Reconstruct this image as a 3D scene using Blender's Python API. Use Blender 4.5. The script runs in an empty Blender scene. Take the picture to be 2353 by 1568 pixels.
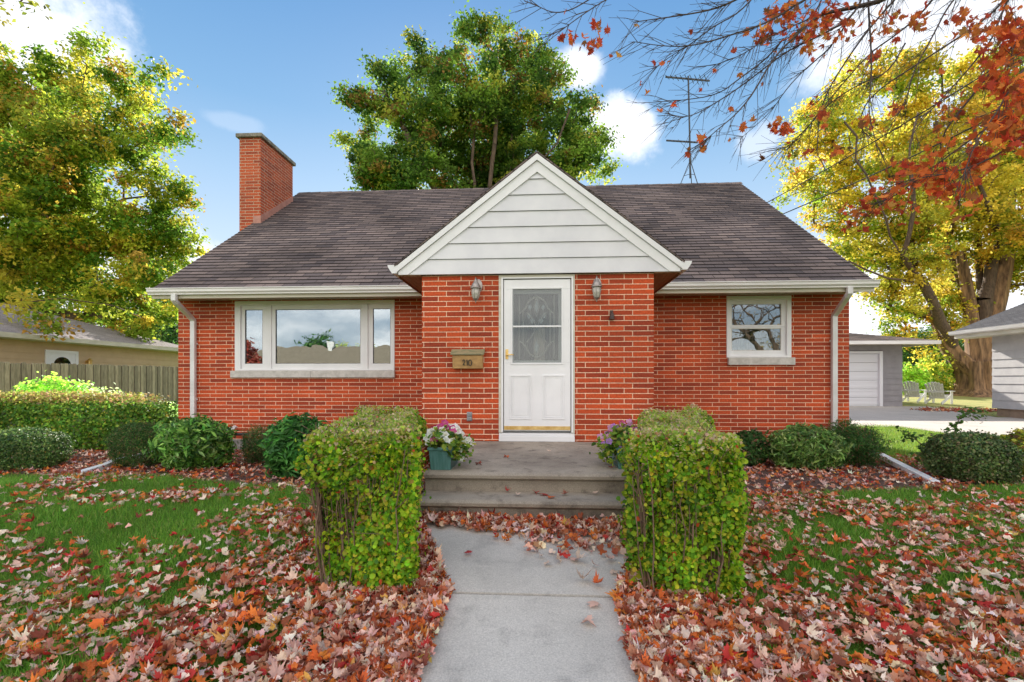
import bpy, math, random
import numpy as np
rng = np.random.default_rng(11)
random.seed(5)
D = bpy.data
COL = bpy.context.scene.collection
SC = bpy.context.scene

# ---------------------------------------------------------------- camera, sky, sun
F = 1080.0            # focal length in pixels of a 2353 px wide picture
EYE = 1.25
TH = math.atan(61.0 / F)
cam_d = D.cameras.new("camera")
cam = D.objects.new("camera", cam_d)
COL.objects.link(cam)
cam.location = (0, 0, EYE)
cam.rotation_euler = (math.radians(90), 0, TH)
cam_d.sensor_width = 36.0
cam_d.lens = F / 2353.0 * 36.0
cam_d.shift_y = 91.0 / 2353.0
cam_d.clip_start = 0.05
cam_d.clip_end = 3000
SC.camera = cam

SUN_EL = 27.0
SUN_AZ = -10.0        # degrees from +Y towards +X (negative: towards -X)
wd = D.worlds.new("World")
SC.world = wd
wd.use_nodes = True
SC.view_settings.view_transform = 'Standard'
SC.view_settings.look = 'None'
SC.view_settings.gamma = 1
SC.view_settings.exposure = 1.55
SKY_STRENGTH = 0.15
SUN_STRENGTH = 4.0

SNT, CST = math.sin(TH), math.cos(TH)

def ray(u, v):
    a = (u - 1176.5) / F
    b = (875.0 - v) / F
    return np.array([-SNT + a * CST, CST + a * SNT, b])

def P(u, v, Y):
    d = ray(u, v)
    t = Y / d[1]
    return np.array([d[0] * t, Y, EYE + d[2] * t])

def build_world():
    nt = wd.node_tree
    N, L = nt.nodes, nt.links
    N.clear()
    out = N.new("ShaderNodeOutputWorld")
    bg = N.new("ShaderNodeBackground")
    bg.inputs[1].default_value = SKY_STRENGTH
    L.new(bg.outputs[0], out.inputs[0])
    sky = N.new("ShaderNodeTexSky")
    sky.sky_type = 'NISHITA'
    sky.sun_disc = False
    sky.sun_elevation = math.radians(SUN_EL)
    sky.sun_rotation = math.radians(SUN_AZ)
    sky.air_density = 1.0
    sky.dust_density = 0.25
    sky.ozone_density = 2.5
    tc = N.new("ShaderNodeTexCoord")
    gen = tc.outputs['Generated']
    ns = N.new("ShaderNodeTexNoise")
    ns.inputs['Scale'].default_value = 9
    ns.inputs['Detail'].default_value = 7
    ns.inputs['Roughness'].default_value = 0.62
    L.new(gen, ns.inputs['Vector'])

    def math_(op, a, b=None, clamp=False):
        m = N.new("ShaderNodeMath")
        m.operation = op
        m.use_clamp = clamp
        for i, x in enumerate((a, b)):
            if x is None:
                continue
            if isinstance(x, (int, float)):
                m.inputs[i].default_value = x
            else:
                L.new(x, m.inputs[i])
        return m.outputs[0]
    mask = None
    clouds = [((1435, 302), 0.068, 0.050, 1.0), ((1465, 275), 0.04, 0.028, 0.9), ((1322, 158), 0.05, 0.025, 0.85),
              ((30, 70), 0.08, 0.065, .95), ((-60, 30), 0.14, 0.09, 1.0), ((2160, 40), 0.16, 0.07, 0.85),
              ((1960, 80), 0.08, 0.03, 0.4), ((2350, 60), 0.16, 0.09, 0.75), ((530, 280), 0.05, 0.012, 0.15),
              ((1740, 325), 0.045, 0.03, 0.45), ((1990, 740), 0.30, 0.14, 0.95), ((2250, 640), 0.3, 0.16, 0.9),
              ((520, 640), 0.16, 0.06, 0.5), ((200, 700), 0.4, 0.13, 0.8), ((2260, 420), 0.20, 0.10, 0.45)]
    for (u, v), rx, rz, dens in clouds:
        d = ray(u, v)
        d = d / np.linalg.norm(d)
        sub = N.new("ShaderNodeVectorMath")
        sub.operation = 'SUBTRACT'
        L.new(gen, sub.inputs[0])
        sub.inputs[1].default_value = tuple(d)
        sc_ = N.new("ShaderNodeVectorMath")
        sc_.operation = 'MULTIPLY'
        L.new(sub.outputs[0], sc_.inputs[0])
        sc_.inputs[1].default_value = (1 / rx, 1 / rx, 1 / rz)
        ln = N.new("ShaderNodeVectorMath")
        ln.operation = 'LENGTH'
        L.new(sc_.outputs[0], ln.inputs[0])
        x = math_('ADD', ln.outputs['Value'], math_('MULTIPLY', math_('SUBTRACT', ns.outputs[0], 0.5), 1.9))
        r = N.new("ShaderNodeMapRange")
        r.interpolation_type = 'SMOOTHSTEP'
        L.new(x, r.inputs[0])
        r.inputs[1].default_value = 1.25
        r.inputs[2].default_value = 0.55
        r.inputs[3].default_value = 0.0
        r.inputs[4].default_value = dens
        mask = r.outputs[0] if mask is None else math_('MAXIMUM', mask, r.outputs[0])
    # broken cloud deck over the other side of the street (it shows in the window panes)
    sep = N.new("ShaderNodeSeparateXYZ")
    L.new(gen, sep.inputs[0])
    mp = N.new("ShaderNodeMapping")
    mp.inputs['Scale'].default_value = (2.0, 2.0, 7.0)
    L.new(gen, mp.inputs[0])
    n2 = N.new("ShaderNodeTexNoise")
    n2.inputs['Scale'].default_value = 1.7
    n2.inputs['Detail'].default_value = 5
    L.new(mp.outputs[0], n2.inputs['Vector'])
    r2 = N.new("ShaderNodeMapRange")
    r2.interpolation_type = 'SMOOTHSTEP'
    L.new(n2.outputs[0], r2.inputs[0])
    r2.inputs[1].default_value = 0.30
    r2.inputs[2].default_value = 0.60
    back = math_('ADD', math_('MULTIPLY', sep.outputs[1], -2.2), .25, True)
    mask2 = math_('MULTIPLY', back, r2.outputs[0])
    mask2 = math_('MULTIPLY', mask2, 0.9)
    # colours
    # clear-air blue by height, blended with the physical sky
    cr = N.new("ShaderNodeValToRGB")
    L.new(sep.outputs[2], cr.inputs[0])
    el = cr.color_ramp.elements
    k = 1.0 / (SKY_STRENGTH * 2 ** SC.view_settings.exposure) / 4.0
    stops = [(0.0, (.78, .85, .92)), (.20, (.66, .78, .89)), (.36, (.40, .60, .82)), (.47, (.22, .45, .73)), (.63, (.115, .32, .64)), (1.0, (.08, .24, .54))]
    for i, (p_, c) in enumerate(stops):
        e = el[i] if i < 2 else el.new(p_)
        e.position = p_
        e.color = (c[0] * k, c[1] * k, c[2] * k, 1)
    sc4 = N.new("ShaderNodeVectorMath"); sc4.operation = 'SCALE'
    L.new(cr.outputs[0], sc4.inputs[0]); sc4.inputs['Scale'].default_value = 4.0
    hs = N.new("ShaderNodeMix"); hs.data_type = 'RGBA'
    hs.inputs[0].default_value = 0.93
    L.new(sky.outputs[0], hs.inputs[6]); L.new(sc4.outputs[0], hs.inputs[7])
    m1 = N.new("ShaderNodeMix")
    m1.data_type = 'RGBA'
    L.new(mask, m1.inputs[0])
    L.new(hs.outputs[2], m1.inputs[6])
    m1.inputs[7].default_value = (2.9, 2.95, 3.1, 1)
    m2 = N.new("ShaderNodeMix")
    m2.data_type = 'RGBA'
    L.new(mask2, m2.inputs[0])
    L.new(m1.outputs[2], m2.inputs[6])
    m2.inputs[7].default_value = (6.1, 5.6, 5.2, 1)  # deck made extra bright and warm to light the shaded house front
    L.new(m2.outputs[2], bg.inputs[0])
build_world()

sl = D.lights.new("sun", 'SUN')
sl.energy = SUN_STRENGTH
sl.angle = math.radians(0.6)
sl.color = (1.0, 0.93, 0.82)
sun = D.objects.new("sun", sl)
COL.objects.link(sun)
_az, _el = math.radians(SUN_AZ), math.radians(SUN_EL)
from mathutils import Vector
_sd = Vector((math.sin(_az) * math.cos(_el), math.cos(_az) * math.cos(_el), math.sin(_el)))
sun.rotation_euler = _sd.to_track_quat('Z', 'Y').to_euler()

# ---------------------------------------------------------------- ground height
def ground(x, y):
    y = np.asarray(y, float)
    z = np.interp(y, [-200, -4, -0.5, 3.84, 8.0, 10, 20, 27, 60, 900], [-.31, -.31, -.31, .08, .0, .0, .14, .42, .55, .55])
    return z

def G(u, v, dz=0.0):
    d = ray(u, v)
    Y = 5.0
    lo, hi = 0.8, 80.0
    for _ in range(50):
        Y = (lo + hi) / 2
        p = P(u, v, Y)
        if p[2] > ground(p[0], Y) + dz:
            lo = Y
        else:
            hi = Y
    return P(u, v, Y)

# ---------------------------------------------------------------- value noise
_tab = rng.random((32, 32, 32))
def vnoise(p, s=1.0):
    p = np.asarray(p, float) * s + 100.37
    i = np.floor(p).astype(int)
    f = p - i
    f = f * f * (3 - 2 * f)
    r = 0
    for dx in (0, 1):
        for dy in (0, 1):
            for dz in (0, 1):
                w = (f[:, 0] if dx else 1 - f[:, 0]) * (f[:, 1] if dy else 1 - f[:, 1]) * (f[:, 2] if dz else 1 - f[:, 2])
                r = r + w * _tab[(i[:, 0] + dx) % 32, (i[:, 1] + dy) % 32, (i[:, 2] + dz) % 32]
    return r

# ---------------------------------------------------------------- object helpers
WL = {}
def tag(o, label=None, cat=None, group=None, kind=None):
    if label: o["label"] = label
    if cat: o["category"] = cat
    if group: o["group"] = group
    if kind: o["kind"] = kind
    return o

def thing(name, label, cat, loc=(0, 0, 0), group=None):
    o = D.objects.new(name, None)
    COL.objects.link(o)
    o.location = loc
    o.empty_display_size = 0.1
    WL[o.name] = np.array(loc, float)
    return tag(o, label, cat, group)

def link(name, me, mat, parent=None, label=None, cat=None, group=None, kind=None):
    o = D.objects.new(name, me)
    COL.objects.link(o)
    if mat: me.materials.append(mat)
    if parent is not None:
        o.parent = parent
        WL[o.name] = WL[parent.name]
    else:
        WL[o.name] = np.zeros(3)
    return tag(o, label, cat, group, kind)

def mesh_np(name, V, loops, starts, totals, col=None, uv=None, smooth=False):
    me = D.meshes.new(name)
    me.vertices.add(len(V))
    me.vertices.foreach_set("co", np.ascontiguousarray(V, np.float32).ravel())
    me.loops.add(len(loops))
    me.loops.foreach_set("vertex_index", np.ascontiguousarray(loops, np.int32))
    me.polygons.add(len(starts))
    me.polygons.foreach_set("loop_start", np.ascontiguousarray(starts, np.int32))
    me.polygons.foreach_set("loop_total", np.ascontiguousarray(totals, np.int32))
    if smooth:
        me.polygons.foreach_set("use_smooth", np.ones(len(starts), bool))
    me.update(calc_edges=True)
    if col is not None:
        a = me.color_attributes.new("col", 'FLOAT_COLOR', 'POINT')
        c4 = np.ones((len(V), 4), np.float32)
        c4[:, :3] = col
        a.data.foreach_set("color", c4.ravel())
    if uv is not None:
        l = me.uv_layers.new(name="UVMap")
        l.data.foreach_set("uv", np.ascontiguousarray(uv, np.float32).ravel())
    return me

class MB:
    """collects faces, builds one mesh with UVs in metres"""
    def __init__(s):
        s.v = []; s.f = []; s.ruv = {}; s.edge = set(); s.edge_mat = None
    def add(s, vs, fs):
        b = len(s.v)
        s.v += [tuple(map(float, p)) for p in vs]
        s.f += [tuple(b + i for i in f) for f in fs]
        return s
    def box(s, x0, x1, y0, y1, z0, z1):
        return s.add([(x0, y0, z0), (x1, y0, z0), (x1, y1, z0), (x0, y1, z0), (x0, y0, z1), (x1, y0, z1), (x1, y1, z1), (x0, y1, z1)],
                     [(0, 3, 2, 1), (4, 5, 6, 7), (0, 1, 5, 4), (1, 2, 6, 5), (2, 3, 7, 6), (3, 0, 4, 7)])
    def poly(s, pts):
        return s.add(pts, [tuple(range(len(pts)))])
    def prism(s, pts, off):
        """polygon pts swept by vector off"""
        n = len(pts)
        off = np.array(off, float)
        q = [np.array(p, float) + off for p in pts]
        fs = [tuple(range(n))[::-1], tuple(range(n, 2 * n))]
        for i in range(n):
            j = (i + 1) % n
            fs.append((i, j, n + j, n + i))
        return s.add(list(pts) + q, fs)
    def obox(s, c, ax, ay, az):
        """box from centre and three half vectors"""
        c, ax, ay, az = [np.array(t, float) for t in (c, ax, ay, az)]
        vs = [c + i * ax + j * ay + k * az for k in (-1, 1) for i, j in ((-1, -1), (1, -1), (1, 1), (-1, 1))]
        return s.add(vs, [(0, 3, 2, 1), (4, 5, 6, 7), (0, 1, 5, 4), (1, 2, 6, 5), (2, 3, 7, 6), (3, 0, 4, 7)])
    def bar(s, a, b, w, h, up=(0, 0, 1)):
        a, b = np.array(a, float), np.array(b, float)
        d = b - a; L = np.linalg.norm(d); d = d / L
        up = np.array(up, float)
        if abs(np.dot(up, d)) > .95: up = np.array([0, 1.0, 0])
        sd = np.cross(d, up); sd /= np.linalg.norm(sd)
        u2 = np.cross(sd, d)
        return s.obox((a + b) / 2, d * L / 2, sd * w / 2, u2 * h / 2)
    def lathe(s, prof, c, n=16, axis='z'):
        vs, fs = [], []
        for r, z in prof:
            for k in range(n):
                t = 2 * math.pi * k / n
                p = (r * math.cos(t), r * math.sin(t), z)
                if axis == 'y': p = (p[0], p[2], p[1])
                if axis == 'x': p = (p[2], p[0], p[1])
                vs.append((c[0] + p[0], c[1] + p[1], c[2] + p[2]))
        m = len(prof)
        for i in range(m - 1):
            for k in range(n):
                k2 = (k + 1) % n
                fs.append((i * n + k, i * n + k2, (i + 1) * n + k2, (i + 1) * n + k))
        fs.append(tuple(range(n))[::-1])
        fs.append(tuple(range((m - 1) * n, m * n)))
        return s.add(vs, fs)
    def tube(s, pts, r, n=6):
        pts = [np.array(p, float) for p in pts]
        if not hasattr(r, '__len__'): r = [r] * len(pts)
        vs, fs = [], []
        prev = None
        for i, p in enumerate(pts):
            d = pts[min(i + 1, len(pts) - 1)] - pts[max(i - 1, 0)]
            d = d / (np.linalg.norm(d) + 1e-9)
            if prev is None:
                up = np.array([0, 0, 1.0]) if abs(d[2]) < .9 else np.array([1.0, 0, 0])
                a = np.cross(d, up)
            else:
                a = prev - d * np.dot(prev, d)
            a = a / (np.linalg.norm(a) + 1e-9); prev = a
            b = np.cross(d, a)
            for k in range(n):
                t = 2 * math.pi * k / n
                vs.append(p + r[i] * (a * math.cos(t) + b * math.sin(t)))
        for i in range(len(pts) - 1):
            for k in range(n):
                k2 = (k + 1) % n
                fs.append((i * n + k, (i + 1) * n + k, (i + 1) * n + k2, i * n + k2))
        fs.append(tuple(range(n)))
        fs.append(tuple(range((len(pts) - 1) * n, len(pts) * n))[::-1])
        return s.add(vs, fs)
    def sweep(s, pts, w, h, up=(1, 0, 0)):
        """rectangular duct along pts; w measured along 'up' axis"""
        up = np.array(up, float)
        pts = [np.array(p, float) for p in pts]
        vs, fs = [], []
        for i, p in enumerate(pts):
            d = pts[min(i + 1, len(pts) - 1)] - pts[max(i - 1, 0)]
            d /= np.linalg.norm(d)
            n_ = np.cross(up, d); n_ /= np.linalg.norm(n_)
            for a, b in ((-1, -1), (1, -1), (1, 1), (-1, 1)):
                vs.append(p + up * a * w / 2 + n_ * b * h / 2)
        for i in range(len(pts) - 1):
            for k in range(4):
                k2 = (k + 1) % 4
                fs.append((i * 4 + k, i * 4 + k2, (i + 1) * 4 + k2, (i + 1) * 4 + k))
        fs.append((3, 2, 1, 0)); m = (len(pts) - 1) * 4
        fs.append((m, m + 1, m + 2, m + 3))
        return s.add(vs, fs)
    def build(s, name, mat, parent=None, bevel=0, smooth=False, **kw):
        V = np.array(s.v, float)
        if parent is not None: V = V - WL[parent.name]
        me = D.meshes.new(name)
        me.from_pydata([tuple(p) for p in V], [], s.f)
        me.update()
        uvl = me.uv_layers.new(name="UVMap")
        W = np.array(s.v, float)
        uv = np.zeros((len(me.loops), 2), np.float32)
        for p in me.polygons:
            n = np.array(p.normal)
            if abs(n[2]) > .97:
                t, b = np.array([1., 0, 0]), np.array([0, 1., 0])
            else:
                t = np.cross([0, 0, 1.], n); t /= np.linalg.norm(t)
                if abs(t[0]) > abs(t[1]) and t[0] < 0: t = -t
                if abs(t[1]) >= abs(t[0]) and t[1] < 0: t = -t
                b = np.cross(n, t)
                if b[2] < 0: b = -b
            ru = s.ruv.get(p.index)
            for ci, li in enumerate(p.loop_indices):
                q = W[me.loops[li].vertex_index]
                uv[li] = (q @ t, q @ b) if ru is None else (q @ t, (ru + (0, 0, 1, 1)[ci]) * .142)
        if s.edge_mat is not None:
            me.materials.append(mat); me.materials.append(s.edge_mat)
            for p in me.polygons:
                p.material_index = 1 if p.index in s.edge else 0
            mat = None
        uvl.data.foreach_set("uv", uv.ravel())
        if smooth:
            me.polygons.foreach_set("use_smooth", np.ones(len(me.polygons), bool))
        o = link(name, me, mat, parent, **kw)
        if smooth:
            me.set_sharp_from_angle(angle=math.radians(40))
        if bevel:
            m = o.modifiers.new("bevel", 'BEVEL')
            m.width = bevel; m.segments = 2; m.limit_method = 'ANGLE'
        return o

# ---------------------------------------------------------------- scatter (leaves)
def frames(nrm, roll):
    w = nrm / (np.linalg.norm(nrm, axis=1, keepdims=True) + 1e-9)
    ref = np.where(np.abs(w[:, 2:3]) < .95, np.array([[0, 0, 1.]]), np.array([[1., 0, 0]]))
    a = np.cross(ref, w); a /= np.linalg.norm(a, axis=1, keepdims=True)
    b = np.cross(w, a)
    cr, sr = np.cos(roll)[:, None], np.sin(roll)[:, None]
    return a * cr + b * sr, -a * sr + b * cr, w

def scatter(name, tmpl, pos, nrm, scale, col, mat, parent=None, roll=None, zs=1.0, smooth=False, **kw):
    """tmpl: list of (verts, faces) variants"""
    n = len(pos)
    if roll is None: roll = rng.random(n) * 2 * math.pi
    X, Y, Z = frames(nrm, roll)
    off = WL[parent.name] if parent is not None else np.zeros(3)
    which = rng.integers(0, len(tmpl), n)
    Vs, Ls, Ts, Cs = [], [], [], []
    base = 0
    for k, (tv, tf) in enumerate(tmpl):
        idx = np.nonzero(which == k)[0]
        if len(idx) == 0: continue
        tv = np.array(tv, float)
        s = scale[idx][:, None, None]
        V = pos[idx][:, None, :] - off + s * (tv[None, :, 0:1] * X[idx][:, None, :] + tv[None, :, 1:2] * Y[idx][:, None, :] + zs * tv[None, :, 2:3] * Z[idx][:, None, :])
        kk = len(tv)
        fl = np.concatenate([np.array(f) for f in tf])
        L = (np.arange(len(idx))[:, None] * kk + fl[None, :]).ravel() + base
        Ts.append(np.tile(np.array([len(f) for f in tf]), len(idx)))
        Vs.append(V.reshape(-1, 3)); Ls.append(L)
        Cs.append(np.repeat(col[idx], kk, axis=0))
        base += len(idx) * kk
    V = np.concatenate(Vs); L = np.concatenate(Ls); T = np.concatenate(Ts); C = np.concatenate(Cs)
    S = np.concatenate([[0], np.cumsum(T)[:-1]])
    me = mesh_np(name, V, L, S, T, col=C, smooth=smooth)
    return link(name, me, mat, parent, **kw)

DIAMOND = [([(0, -.5, 0), (.3, 0, .12), (0, .5, -.05), (-.3, 0, .12)], [(0, 1, 2), (0, 2, 3)])]
OVAL = [([(0, -.5, 0), (.3, -.22, .08), (.33, .15, .1), (0, .55, -.08), (-.33, .15, .1), (-.3, -.22, .08)], [(0, 1, 2, 3), (0, 3, 4, 5)])]
ROUND = [([(0, -.45, 0), (.38, -.25, .08), (.42, .15, .1), (0, .5, -.05), (-.42, .15, .1), (-.38, -.25, .08)], [(0, 1, 2, 3), (0, 3, 4, 5)])]
LANCE = [([(0, -.5, 0), (.16, -.1, .06), (.12, .25, .02), (0, .6, -.15), (-.12, .25, .02), (-.16, -.1, .06)], [(0, 1, 2, 3), (0, 3, 4, 5)])]
NEEDLE = [([(0, -.5, 0), (.1, 0, .05), (0, .5, 0), (-.1, 0, .05)], [(0, 1, 2), (0, 2, 3)])]

def maple(curl, twist, fold, seed):
    r = random.Random(seed)
    half = [(0.0, .62), (.09, .38), (.17, .36), (.14, .2), (.38, .34), (.36, .2), (.56, .16), (.40, .02), (.45, -.12), (.26, -.12), (.30, -.30), (.10, -.24), (0.02, -.30)]
    out = [(x * r.uniform(.9, 1.1), y * r.uniform(.9, 1.1)) for x, y in half]
    left = [(-x * r.uniform(.85, 1.1), y * r.uniform(.9, 1.1)) for x, y in half[1:][::-1]]
    stem = [(0.005, -.55), (-.02, -.55)]
    pts = out + [stem[0]] + [stem[1]] + left[0:]
    vs = [(0, 0.02, 0)]
    for x, y in pts:
        z = curl * (x * x * 1.6 + y * y) + twist * x * y + fold * abs(x)
        vs.append((x, y, z))
    n = len(pts)
    fs = [(0, 1 + (i + 1) % n, 1 + i) for i in range(n)]
    return (vs, fs)
MAPLE = [maple(.5, .4, .1, 1), maple(-.6, -.5, .25, 2), maple(.9, .8, .0, 3), maple(-.9, .6, .5, 4), maple(.2, -1.0, -.3, 5), maple(1.2, -.3, .3, 6), maple(-.3, .3, .0, 7)]
def cupped(seed, k):
    v, f = maple(.0, 0, 0, seed)
    v = [(x * (1 - .35 * abs(y)), y, k * (y * y) + .5 * abs(x)) for x, y, z in v]
    return (v, f)
MAPLE += [cupped(8, 1.1), cupped(9, -.9)]
half_dry = [(0.0, .60), (.10, .44), (.19, .36), (.23, .26), (.40, .31), (.40, .20), (.54, .12), (.43, .0), (.42, -.14), (.27, -.18), (.22, -.29), (.08, -.28), (0.02, -.30)]
def dry_maple(seed):
    r = random.Random(seed)
    out = [(x * r.uniform(.8, 1.1), y * r.uniform(.85, 1.15)) for x, y in half_dry]
    left = [(-x * r.uniform(.75, 1.1), y * r.uniform(.85, 1.1)) for x, y in half_dry[1:][::-1]]
    pts = out + [(0.005, -.5), (-.02, -.5)] + left
    vs = [(0, 0.02, 0)] + [(x, y, 0) for x, y in pts]
    n = len(pts)
    return vs, [(0, 1 + (i + 1) % n, 1 + i) for i in range(n)]
def crumple(seed, roll):
    """dry leaf rolled about its long axis with drooping, ragged lobes"""
    v, f = dry_maple(seed)
    r = random.Random(seed)
    out = []
    sk = r.uniform(-.35, .35)
    for x, y, z in v:
        x = x + sk * y * .5
        a = x * roll
        X_ = math.sin(a) / roll if abs(roll) > .01 else x
        Z_ = (1 - math.cos(a)) / roll
        out.append((X_ * 1.0, y * (1 - .25 * abs(x)), Z_ + .35 * y * y * r.choice([-1, 1, 1]) + r.uniform(-.05, .05)))
    return (out, f)
DRY = [MAPLE[0], MAPLE[5]] + [crumple(20 + i, k) for i, k in enumerate((2.0, 3.2, 2.6, -2.4, -3.2, 4.6, 4.0, -1.6, 1.2, -1.2, 5.0, 3.6, -4.2))]

def pal(cols, n, jit=.12, w=None):
    cols = np.array(cols, float)
    i = rng.choice(len(cols), n, p=None if w is None else np.array(w) / sum(w))
    c = cols[i] * (1 + jit * rng.standard_normal((n, 1))) * (1 + .5 * jit * rng.standard_normal((n, 3)))
    return np.clip(c, 0.003, .95)

# ---------------------------------------------------------------- materials
def nmat(name):
    m = D.materials.new(name)
    m.use_nodes = True
    nt = m.node_tree
    nt.nodes.clear()
    return m, nt.nodes, nt.links

def pbr(name, col, rough=.6, col2=None, nscale=8, detail=4, metal=0, bump=0, bscale=60, spec=.5, stretch=(1, 1, 1), lo=.35, hi=.65, coat=0):
    m, N, L = nmat(name)
    out = N.new("ShaderNodeOutputMaterial")
    b = N.new("ShaderNodeBsdfPrincipled")
    L.new(b.outputs[0], out.inputs[0])
    b.inputs['Roughness'].default_value = rough
    b.inputs['Metallic'].default_value = metal
    b.inputs['Specular IOR Level'].default_value = spec
    b.inputs['Coat Weight'].default_value = coat
    b.inputs['Base Color'].default_value = (*col, 1)
    tc = N.new("ShaderNodeTexCoord")
    mp = N.new("ShaderNodeMapping")
    mp.inputs['Scale'].default_value = stretch
    L.new(tc.outputs['Object'], mp.inputs[0])
    if col2 is not None:
        n = N.new("ShaderNodeTexNoise")
        n.inputs['Scale'].default_value = nscale
        n.inputs['Detail'].default_value = detail
        n.inputs['Roughness'].default_value = .6
        L.new(mp.outputs[0], n.inputs['Vector'])
        r = N.new("ShaderNodeMapRange")
        r.inputs[1].default_value = lo; r.inputs[2].default_value = hi
        L.new(n.outputs[0], r.inputs[0])
        mx = N.new("ShaderNodeMix"); mx.data_type = 'RGBA'
        L.new(r.outputs[0], mx.inputs[0])
        mx.inputs[6].default_value = (*col, 1)
        mx.inputs[7].default_value = (*col2, 1)
        L.new(mx.outputs[2], b.inputs['Base Color'])
    if bump:
        n = N.new("ShaderNodeTexNoise")
        n.inputs['Scale'].default_value = bscale
        n.inputs['Detail'].default_value = 5
        L.new(mp.outputs[0], n.inputs['Vector'])
        bp = N.new("ShaderNodeBump")
        bp.inputs['Strength'].default_value = bump
        bp.inputs['Distance'].default_value = .01
        L.new(n.outputs[0], bp.inputs['Height'])
        L.new(bp.outputs[0], b.inputs['Normal'])
    return m

def leaf_mat(name, trans=.35, rough=.55, gloss=.3):
    m, N, L = nmat(name)
    out = N.new("ShaderNodeOutputMaterial")
    at = N.new("ShaderNodeAttribute"); at.attribute_name = "col"
    b = N.new("ShaderNodeBsdfPrincipled")
    b.inputs['Roughness'].default_value = rough
    b.inputs['Specular IOR Level'].default_value = gloss
    L.new(at.outputs['Color'], b.inputs['Base Color'])
    t = N.new("ShaderNodeBsdfTranslucent")
    hs = N.new("ShaderNodeHueSaturation")
    hs.inputs['Saturation'].default_value = .96
    hs.inputs['Value'].default_value = 1.75
    L.new(at.outputs['Color'], hs.inputs['Color'])
    L.new(hs.outputs[0], t.inputs[0])
    mx = N.new("ShaderNodeMixShader")
    mx.inputs[0].default_value = trans
    L.new(b.outputs[0], mx.inputs[1]); L.new(t.outputs[0], mx.inputs[2])
    L.new(mx.outputs[0], out.inputs[0])
    return m

def brick_mat(name, c1, c2, mortar, bw, rh, ms, offset=.5, bump=.6, nz=(.75, 1.2), bias=0.0, rough=.8, scale_noise=40, msm=.1, blotch=None, spec=.4):
    m, N, L = nmat(name)
    out = N.new("ShaderNodeOutputMaterial")
    b = N.new("ShaderNodeBsdfPrincipled")
    b.inputs['Roughness'].default_value = rough
    b.inputs['Specular IOR Level'].default_value = spec
    L.new(b.outputs[0], out.inputs[0])
    uv = N.new("ShaderNodeUVMap")
    # slight waviness of the courses
    wn = N.new("ShaderNodeTexNoise"); wn.inputs['Scale'].default_value = 6
    L.new(uv.outputs[0], wn.inputs['Vector'])
    va = N.new("ShaderNodeVectorMath"); va.operation = 'SCALE'
    vs = N.new("ShaderNodeVectorMath"); vs.operation = 'SUBTRACT'
    L.new(wn.outputs['Color'], vs.inputs[0]); vs.inputs[1].default_value = (.5, .5, .5)
    L.new(vs.outputs[0], va.inputs[0]); va.inputs['Scale'].default_value = ms * .9
    ad = N.new("ShaderNodeVectorMath"); ad.operation = 'ADD'
    L.new(uv.outputs[0], ad.inputs[0]); L.new(va.outputs[0], ad.inputs[1])
    br = N.new("ShaderNodeTexBrick")
    br.offset = offset; br.offset_frequency = 2; br.squash = 1
    br.inputs['Scale'].default_value = 1
    br.inputs['Brick Width'].default_value = bw
    br.inputs['Row Height'].default_value = rh
    br.inputs['Mortar Size'].default_value = ms
    br.inputs['Mortar Smooth'].default_value = msm
    br.inputs['Bias'].default_value = bias
    br.inputs['Color1'].default_value = (*c1, 1)
    br.inputs['Color2'].default_value = (*c2, 1)
    br.inputs['Mortar'].default_value = (*mortar, 1)
    L.new(ad.outputs[0], br.inputs['Vector'])
    n = N.new("ShaderNodeTexNoise"); n.inputs['Scale'].default_value = scale_noise; n.inputs['Detail'].default_value = 5
    L.new(uv.outputs[0], n.inputs['Vector'])
    r = N.new("ShaderNodeMapRange"); r.inputs[1].default_value = .3; r.inputs[2].default_value = .7
    r.inputs[3].default_value = nz[0]; r.inputs[4].default_value = nz[1]
    L.new(n.outputs[0], r.inputs[0])
    mx = N.new("ShaderNodeVectorMath"); mx.operation = 'SCALE'
    L.new(br.outputs['Color'], mx.inputs[0]); L.new(r.outputs[0], mx.inputs['Scale'])
    last = mx.outputs[0]
    if blotch:
        n3 = N.new("ShaderNodeTexNoise"); n3.inputs['Scale'].default_value = blotch[0]; n3.inputs['Detail'].default_value = 4
        L.new(uv.outputs[0], n3.inputs['Vector'])
        r3 = N.new("ShaderNodeMapRange"); r3.inputs[1].default_value = .38; r3.inputs[2].default_value = .62
        r3.inputs[3].default_value = blotch[1]; r3.inputs[4].default_value = blotch[2]
        L.new(n3.outputs[0], r3.inputs[0])
        m3 = N.new("ShaderNodeVectorMath"); m3.operation = 'SCALE'
        L.new(last, m3.inputs[0]); L.new(r3.outputs[0], m3.inputs['Scale'])
        last = m3.outputs[0]
    L.new(last, b.inputs['Base Color'])
    bp = N.new("ShaderNodeBump"); bp.inputs['Strength'].default_value = bump; bp.inputs['Distance'].default_value = .006
    bp.invert = True
    hh = N.new("ShaderNodeMath"); hh.operation = 'MULTIPLY_ADD'
    L.new(n.outputs[0], hh.inputs[0]); hh.inputs[1].default_value = -.25
    L.new(br.outputs['Fac'], hh.inputs[2])
    L.new(hh.outputs[0], bp.inputs['Height'])
    L.new(bp.outputs[0], b.inputs['Normal'])
    return m

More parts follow.
